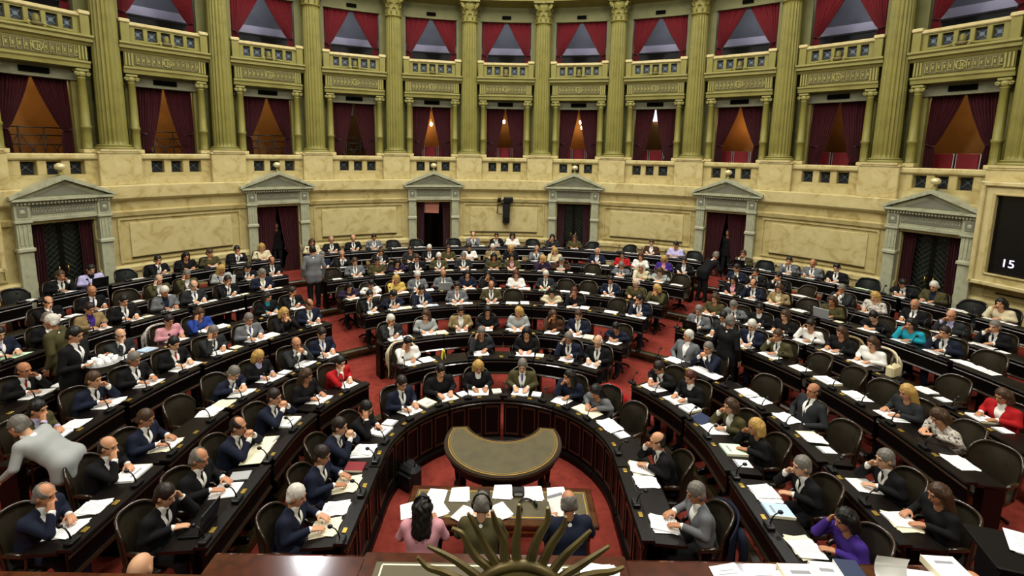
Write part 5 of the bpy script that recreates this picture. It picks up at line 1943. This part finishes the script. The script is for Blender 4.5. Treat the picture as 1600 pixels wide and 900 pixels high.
def flat(name, lab, x, y, z, rz, kind, mm, sc=(1, 1, 1), tilt=(0, 0), group='papers on the presiding desk', cat='papers'):
    o = link(name, paper(kind, mm), None, (x, y, z))
    o.rotation_euler = (tilt[0], tilt[1], rz)
    o.scale = sc
    return tag(o, lab, cat, group)
flat('paper_stack', 'white printed sheets on the leather inlay behind the bronze sun', .42, -3.16, 1.966, .05, 'stack1', PAPER)
flat('paper_stack', 'white printed sheets at the right end of the leather inlay', .80, -3.15, 1.966, -.06, 'stack2', PAPER, (1.15, 1, 1))
flat('paper_stack', 'white sheets on the glossy desk right of the reflection', 1.78, -3.06, 1.902, .12, 'stack1', PAPER)
flat('paper_stack', 'white sheets with a pale green form on the presiding desk', 2.04, -3.10, 1.902, .06, 'stack2', PAPER, (1.2, 1, 1))
flat('note_pad', 'pale green form lying on white sheets on the presiding desk', 2.02, -3.13, 1.916, .1, 'pad', GREENP, (.9, .7, .5))
flat('booklet', 'thick white bound pages beside the navy folder', 2.30, -3.07, 1.902, .0, 'booklet', PAPER, (1.2, 1, 1.4))
flat('booklet', 'second white bound pages against the navy folder', 2.50, -3.05, 1.902, -.08, 'booklet', PAPER, (.85, 1, 1.5))
m = MB(); m.box((0, 0, .03), (.17, .31, .06), NAVYB, bev=.006); m.box((-.08, 0, .031), (.012, .29, .05), PAPER)
tag(link('folder', m.mesh('folder'), None, (2.68, -3.04, 1.902), -.1), 'navy ring folder on the presiding desk', 'folder')
# a sheaf with its upper half curling up
m = MB()
vs = []; n = 16
for i in range(n + 1):
    u = i / n
    y = -.15 + .30 * min(u, .55) / .55 if u < .55 else .15 - .02 * (u - .55)
    a = max(0, u - .45) / .55
    y = -.16 + .30 * u - .13 * a * a
    z = .012 + .16 * a ** 1.6
    for x in (-.11, .11):
        vs += [(x, y, z), (x, y, z - .004)]
fs = []
for i in range(n):
    o_ = i * 4
    fs += [(o_, o_ + 2, o_ + 6, o_ + 4), (o_ + 1, o_ + 5, o_ + 7, o_ + 3), (o_, o_ + 4, o_ + 5, o_ + 1), (o_ + 2, o_ + 3, o_ + 7, o_ + 6)]
m.add(vs, fs, PAPER, True)
m.box((.24, -.03, .006), (.24, .28, .012), PAPER)
tag(link('curled_sheets', m.mesh('curled_sheets'), None, (2.98, -3.0, 1.902), -.15), 'white sheaf with its top sheets curling up on the presiding desk', 'papers')
flat('booklet', 'thick white pile of sheets near the right end of the presiding desk', 3.45, -2.95, 1.902, -.05, 'booklet', PAPER, (1.1, .8, 1.6))
flat('paper_stack', 'white sheet on the dark ledge at the far right end', 4.42, -2.62, 1.86, -.55, 'stack1', PAPER, (1.2, 1, 1))
m = MB(); m.box((0, 0, 1.835), (1.1, .5, .04), WOODD, bev=.01); m.box((.0, -.05, .9), (1.0, .3, 1.8), WOODD)
tag(link('side_desk', m.mesh('side_desk'), None, (4.55, -2.75, 0), -.3), 'dark side desk at the right end of the dais', 'desk')

# ------------------------------------------------------------------ bronze sun in front of the camera's gallery
r = empty('sun_emblem', (.17, -4.45, 2.3), 0, 'bronze sun emblem with wavy rays rising above the presiding desk', 'emblem')
m = MB()
M_ = Matrix.Rotation(PI / 2, 3, 'X')
m.ell((0, 0, .83), (.20, .06, .20), BRONZE, 32, 12)
m.tube([(.205 * math.cos(a), -.01, .83 + .205 * math.sin(a)) for a in np.linspace(0, 2 * PI, 33)], .022, BRONZE, n=8)
m.ell((0, -.06, .81), (.03, .03, .045), BRONZE); m.ell((-.07, -.05, .86), (.03, .02, .015), BRONZE); m.ell((.07, -.05, .86), (.03, .02, .015), BRONZE); m.ell((0, -.055, .75), (.05, .02, .012), BRONZE)
link('disc', m.mesh('disc'), r)
RAYS = [([(-0.11,0.882),(-0.238,0.945),(-0.317,0.985),(-0.38,1.007),(-0.421,1.053)],.044),([(-0.097,0.897),(-0.191,0.981),(-0.283,1.05),(-0.379,1.104)],.044),([(-0.071,0.897),(-0.117,0.995),(-0.178,1.052),(-0.21,1.101),(-0.238,1.161),(-0.28,1.186)],.044),([(-0.05,0.913),(-0.091,1.016),(-0.134,1.088),(-0.174,1.174),(-0.215,1.253)],.044),([(-0.026,0.928),(-0.063,1.06),(-0.069,1.133),(-0.101,1.204),(-0.118,1.269)],.044),([(-0.0,0.929),(-0.012,1.032),(-0.019,1.119),(-0.011,1.206),(-0.01,1.297)],.044),([(0.026,0.929),(0.049,1.077),(0.076,1.162),(0.108,1.231),(0.106,1.285)],.044),([(0.053,0.93),(0.092,1.034),(0.127,1.122),(0.169,1.195),(0.18,1.247)],.044),([(0.08,0.915),(0.145,1.017),(0.188,1.077),(0.243,1.139),(0.283,1.186)],.044),([(0.101,0.901),(0.178,0.977),(0.245,1.025),(0.306,1.073),(0.361,1.118)],.044),([(0.128,0.886),(0.231,0.96),(0.309,0.988),(0.38,1.001),(0.426,1.023)],.044)]
for pts, w0 in RAYS:
    m = MB()
    n = len(pts)
    P = []
    for i in range(n - 1):                       # smooth the control points into a ribbon
        for q in range(6):
            u = q / 6
            p0, p1, p2, p3 = (np.array(pts[max(0, min(n - 1, i + k))], float) for k in (-1, 0, 1, 2))
            P.append(.5 * (2 * p1 + (p2 - p0) * u + (2 * p0 - 5 * p1 + 4 * p2 - p3) * u * u + (3 * p1 - p0 - 3 * p2 + p3) * u ** 3))
    P.append(np.array(pts[-1], float))
    N = len(P)
    vs = []
    for i, p in enumerate(P):
        t = P[min(i + 1, N - 1)] - P[max(i - 1, 0)]
        t = t / (np.linalg.norm(t) + 1e-9)
        nn = np.array([-t[1], t[0]])
        w = w0 * (1.0 - .70 * (i / (N - 1)) ** 2.2) / 2
        h = .014 * (1 - .5 * i / (N - 1))
        for a, b in ((w, 0), (w * .55, h), (-w * .55, h), (-w, 0), (-w * .55, -h), (w * .55, -h)):
            vs.append((p[0] + nn[0] * a, b, p[1] + nn[1] * a))
    fs = [(i * 6 + k, i * 6 + (k + 1) % 6, (i + 1) * 6 + (k + 1) % 6, (i + 1) * 6 + k) for i in range(N - 1) for k in range(6)]
    fs += [tuple(range(5, -1, -1)), tuple((N - 1) * 6 + k for k in range(6))]
    m.add(vs, fs, BRONZE)
    link('ray', m.mesh('ray'), r)
m = MB(); m.box((0, 0, .22), (.5, .1, .9), WOODR, bev=.02); m.box((0, .0, -.55), (.7, .12, 1.3), LEATHER, bev=.03)
o = link('chair_crest', m.mesh('chair_crest'), None, (.17, -4.45, 2.3), 0)
tag(o, 'tall back of the presiding chair that carries the bronze sun', 'chair back')

# ------------------------------------------------------------------ standing people, bag and coats
def stand(x, y, z, rz, *a, **k): return person((x, y, z), rz, *a, **k)
STANDERS = [
    (-5.35, 6.95, .58, .66, 'm', 'sk', 'Jg', '-', 'S', 'dark-haired man in grey-blue jacket standing in the left aisle, back turned', 1.04),
    (-6.80, 1.10, .36, -1.45, 'm', 'sk', 'Sk', '-', 'T', 'dark-suited waiter standing between rows with a round tray of cups', 1.06),
    (-7.64, 1.76, .36, 1.9, 'm', 'sw', 'Jo', '-', 'S', 'white-haired man in olive jacket standing behind the waiter', 1.04),
    (-5.38, -.62, .14, 1.75, 'm', 'sg', 'Jl', '-', 'O', 'man in pale grey jacket bending down behind the third row', 1.04),
    (5.92, 8.22, .58, -1.2, 'm', 'sg', 'Sk', '-', 'O', 'grey-haired man in black suit stooping beside the right aisle', 1.0),
    (4.42, 3.05, .14, -1.1, 'm', 'sg', 'Sk', '-', 'S', 'grey-haired man in black suit standing behind the third row, back turned', 1.02),
    (7.62, 10.50, .80, 2.5, 'm', 'sk', 'Pk', '-', 'S', 'dark figure standing in the curtained doorway behind the stooping man', 1.0),
    (-7.98, 10.32, .80, 3.8, 'm', 'sk', 'Pk', '-', 'S', 'dark figure standing in the curtained doorway at the left aisle', 1.0),
    (-2.82, -2.80, 0, 0, 'm', None, 'Sk', '-', 'S', 'bald man standing just below the side rail, only his crown in view', 1.03),
    (3.88, -2.78, 0, 0, 'm', None, 'Sk', '-', 'S', 'bald man standing below the right end of the presiding desk', 1.0),
]
for (x, y, z, rz, g, hr, cl, ti, po, lab, sc) in STANDERS:
    stand(x, y, z, rz, g, hr, cl, ti, po, '-', lab, None, sc, True)
# tray of cups carried by the waiter
wx, wy, wz, wr = [s for s in STANDERS if s[8] == 'T'][0][:4]
J = skeleton('T', 0)
c, s_ = math.cos(wr), math.sin(wr)
tx, ty = wx - .44 * s_, wy + .44 * c
r = empty('tray', (tx, ty, wz + 1.20), wr, 'round silver tray of white cups carried by the standing waiter', 'tray')
m = MB(); m.lathe([(.0, 0), (.22, 0), (.24, .015), (.235, .02), (.215, .008), (.0, .008)], SILVER, n=32, cap=False); link('plate', m.mesh('plate'), r)
cupm = MB(); cupm.lathe([(.022, 0), (.03, .02), (.036, .06), (.032, .06), (.026, .02), (.0, .012)], PAPER, n=14, cap=False)
cupm.tube([(.034, 0, .045), (.052, 0, .04), (.05, 0, .02), (.03, 0, .016)], .005, PAPER, n=5)
CUP = cupm.mesh('cup')
k = 0
for q, (rr, n) in enumerate(((.06, 4), (.16, 9))):
    for j in range(n):
        a = 2 * PI * j / n + q * .3
        lx, ly = rr * math.cos(a), rr * math.sin(a)
        o = link('cup', CUP, None, (tx + lx * c - ly * s_, ty + lx * s_ + ly * c, wz + 1.21), a)
        tag(o, 'white coffee cup on the round tray carried by the waiter', 'cup', 'cups on the tray')
# black bag on the carpet by the front desk
m = MB()
m.box((0, 0, .18), (.34, .22, .36), mat('bag_black', '#0d0e10', .6, bump=.3, bscale=30), bev=.07)
m.box((0, -.12, .15), (.26, .05, .22), mat('bag_black', '#0d0e10'), bev=.02)
r = empty('bag', (-1.34, .48, 0), -.6, 'black shoulder bag on the red carpet against the front desks', 'bag')
link('body', m.mesh('body'), r)
m = MB(); m.tube([(-.1, 0, .34), (-.08, 0, .43), (.08, 0, .43), (.1, 0, .34)], .012, IRON, n=6); link('handle', m.mesh('handle'), r)

# coats over chair backs, a handbag
def coat_mesh(m):
    NA, NZ = 26, 10
    vs = []
    for lay in (0, 1):
        for j in range(NZ + 1):
            u = j / NZ
            for i in range(NA + 1):
                q = -1 + 2 * i / NA
                a = q * rad(60)
                z = 1.0 - .14 * abs(q) ** 3 - .52 * u
                R = .335 + .05 * (1 - u) + .03 * u + (.016 if lay == 0 else 0) + .012 * math.sin(q * 17 + u * 3) * u
                vs.append((R * math.sin(a) * .90, .06 - R * math.cos(a) * .97, z))
    W = NA + 1
    n = W * (NZ + 1)
    f = [(j * W + i, j * W + i + 1, (j + 1) * W + i + 1, (j + 1) * W + i) for j in range(NZ) for i in range(NA)]
    fs = f + [tuple(n + k for k in reversed(q)) for q in f]
    rim = [i for i in range(NA + 1)] + [j * W + NA for j in range(1, NZ + 1)] + [NZ * W + i for i in range(NA - 1, -1, -1)] + [j * W for j in range(NZ - 1, 0, -1)]
    fs += [(rim[(k + 1) % len(rim)], rim[k], rim[k] + n, rim[(k + 1) % len(rim)] + n) for k in range(len(rim))]
    b = MB(); b.add(vs, fs, m, True)
    sl = {}
    for s in (-1, 1):
        t = MB(); t.tube([(s * .20, -.27, .90), (s * .25, -.30, .78), (s * .235, -.33, .60), (s * .22, -.325, .47)], [.045, .052, .048, .042], m, n=9)
        sl[s] = t.mesh('sleeve')
    return b.mesh('coat_body'), sl[-1], sl[1]
for row, th, c, lab in ((5, -64.5, 'f', 'patterned coat hung over the chair of the woman in pink'), (5, 69.1, 'e', 'cream coat over the chair of the woman in white, right bank'),
                        (5, 64.6, 't', 'tan coat over the chair of the long-haired woman in black, right bank'), (1, 105.8, 'n', 'dark navy coat hung over the empty front-row armchair'),
                        (1, 47.1, 'r', 'red coat hung over the chair of the woman in grey, front row'), (2, -33.0, 'e', 'cream coat over the chair of the woman in white, middle bank')):
    s0 = min((q for q in SEAT if q[0] == row), key=lambda q: abs(q[1] - th))
    d = max(-.06, min(.25, s0[2]))
    x, y = path(row, .70 + d, s0[1])
    cm = coat_mesh(cmat(c))
    r = empty('coat', (x, y, TZ[row - 1]), face(s0[1]), lab, 'coat', 'coats over chairs')
    link('body', cm[0], r); link('sleeve', cm[1], r); link('sleeve', cm[2], r)
x, y = path(5, .28, 73.8)
r = empty('handbag', (x, y, TZ[4] + .79), .5, 'cream handbag standing on the fifth-row desk of the right bank', 'handbag')
m = MB(); m.box((0, 0, .12), (.30, .13, .22), mat('cream_bag', '#d8cba0', .5), bev=.05); link('body', m.mesh('body'), r)
m = MB(); m.tube([(-.09, 0, .2), (-.07, .02, .32), (0, .03, .36), (.07, .02, .32), (.09, 0, .2)], .010, mat('tan_strap', '#5a4a30', .5), n=6); link('handle', m.mesh('handle'), r)

def on_desk(row, th, sft, lz=0.0):
    x, y = path(row, sft, th)
    return (x, y, TZ[row - 1] + .805 - (sft - .10) * .0917 + .002 + lz), face(th)
l_, f_ = on_desk(2, -100.2, .27)
r = empty('tablet', l_, f_ + .2, 'dark-framed tablet with a pale screen lying by the balding man, second row', 'tablet')
m = MB(); m.box((0, 0, .008), (.19, .26, .016), BLACK, bev=.004); link('case', m.mesh('case'), r)
m = MB(); m.box((0, 0, .0168), (.165, .225, .002), SILVER); link('screen', m.mesh('screen'), r)
l_, f_ = on_desk(2, 74.6, .26)
m = MB(); m.box((0, 0, .014), (.24, .31, .028), NAVYB, bev=.004); m.box((.004, -.003, .014), (.236, .308, .02), PAPER)
tag(link('folder', m.mesh('folder'), None, l_, f_ + .3), 'navy folder on the second-row desk beside the woman in olive', 'folder')
l_, f_ = on_desk(2, -22, .24)
m = MB()
for s_ in (-1, 1):
    m.box((s_ * .025, 0, .085), (.012, .10, .17), mat('yellow_card', '#e3d64a', .7), M=Matrix.Rotation(s_ * -.14, 3, 'Y'))
tag(link('folded_card', m.mesh('folded_card'), None, l_, f_), 'folded bright yellow card standing on the second-row middle desk', 'card')
l_, f_ = on_desk(1, -96, .30)
m = MB(); m.box((0, 0, .016), (.19, .25, .03), mat('red_cover', '#7a1c22', .6), bev=.004); m.box((.004, 0, .016), (.188, .244, .022), CREAMP)
tag(link('book', m.mesh('book'), None, l_, f_), 'dark red book lying on the front-row desk between two men in navy', 'book')
# ------------------------------------------------------------------ light
def area(name, loc, target, size, power, col=(1, .965, .88)):
    l = bpy.data.lights.new(name, 'AREA')
    l.shape = 'DISK'; l.size = size; l.energy = power; l.color = col
    o = bpy.data.objects.new(name, l)
    COL.objects.link(o)
    o.location = loc
    d = Vector(target) - Vector(loc)
    o.rotation_euler = d.to_track_quat('-Z', 'Y').to_euler()
    return o
def point(name, loc, power, col, size=.1):
    l = bpy.data.lights.new(name, 'POINT')
    l.energy = power; l.color = col; l.shadow_soft_size = size
    o = bpy.data.objects.new(name, l)
    COL.objects.link(o)
    o.location = loc
    return o
area('skylight_lamp', (0, 2.5, 15.2), (0, 3.5, 0), 9, 2000, (1, .97, .90))
for k, t in enumerate((-75, -38, 0, 38, 75)):
    x, y, _ = pol(8.6, t)
    area('ceiling_lamp', (x, y, 14.6), (x * .45, y * .45, 0), 1.1, (200, 460, 560, 460, 240)[k], (1, .965, .88))
for s in (-1, 1):
    area('front_flood', (s * 6.5, -7.5, 11.5), (s * 3.0, 9.0, 3.0), 1.6, 900, (1, .965, .87))
area('cornice_flood', (-6.6, 8.8, 12.6), (0, -2, 1), .8, 260, (.95, .97, 1))
area('cornice_flood', (8.8, 8.85, 12.6), (0, -2, 1), .8, 260, (.95, .97, 1))
for b in (-2, -1, 0, 1, 9, 10):
    x, y, _ = pol(14.6, bayang(b))
    point('gallery_lamp', (x, y, 6.9), 42 if b < 1 else 30, (1, .72, .42), .15)
for b in (2, 6):
    x, y, _ = pol(14.6, bayang(b)); point('gallery_lamp', (x, y, 6.9), 6, (.95, .95, .9), .15)
for b in (3, 5, 7):
    x, y, _ = pol(15.4, bayang(b)); point('gallery_lamp', (x, y, 6.2), 16, (1, .55, .3), .08)
for b in (4, 8):
    x, y, _ = pol(15.3, bayang(b)); point('gallery_lamp', (x, y, 6.4), 6, (1, .6, .35), .08)
for b in BAYS:
    x, y, _ = pol(14.9, bayang(b)); point('upper_gallery_lamp', (x, y, 10.2), 34, (.86, .88, 1), .2)
x, y, _ = pol(13.6, bayang(3)); point('lobby_lamp', (x, y, 3.15), 9, (1, .8, .7), .1)

world = bpy.data.worlds.new('hall_air')
SC.world = world
world.use_nodes = True
world.node_tree.nodes['Background'].inputs['Color'].default_value = (.55, .56, .5, 1)
world.node_tree.nodes['Background'].inputs['Strength'].default_value = .05

# ------------------------------------------------------------------ camera
cd = bpy.data.cameras.new('camera')
cd.sensor_width = 36
cd.lens = 764 * 36 / 1600
cd.shift_y = (344 - 450) / 1600
cam = bpy.data.objects.new('camera', cd)
COL.objects.link(cam)
p, ro = rad(7.94), rad(1.0)
fw = Vector((0, math.cos(p), -math.sin(p))); up = Vector((0, math.sin(p), math.cos(p))); rt = Vector((1, 0, 0))
r2 = rt * math.cos(ro) + up * math.sin(ro)
u2 = up * math.cos(ro) - rt * math.sin(ro)
M = Matrix((r2, u2, -fw)).transposed().to_4x4()
M.translation = Vector((.112, -6.24, 5.0))
cam.matrix_world = M
SC.camera = cam
vs_ = SC.view_settings
SC.display_settings.display_device = 'sRGB'
vs_.view_transform = 'Standard'
vs_.look = 'None'
vs_.gamma = 1
vs_.exposure = -0.35
vs_.use_curve_mapping = False
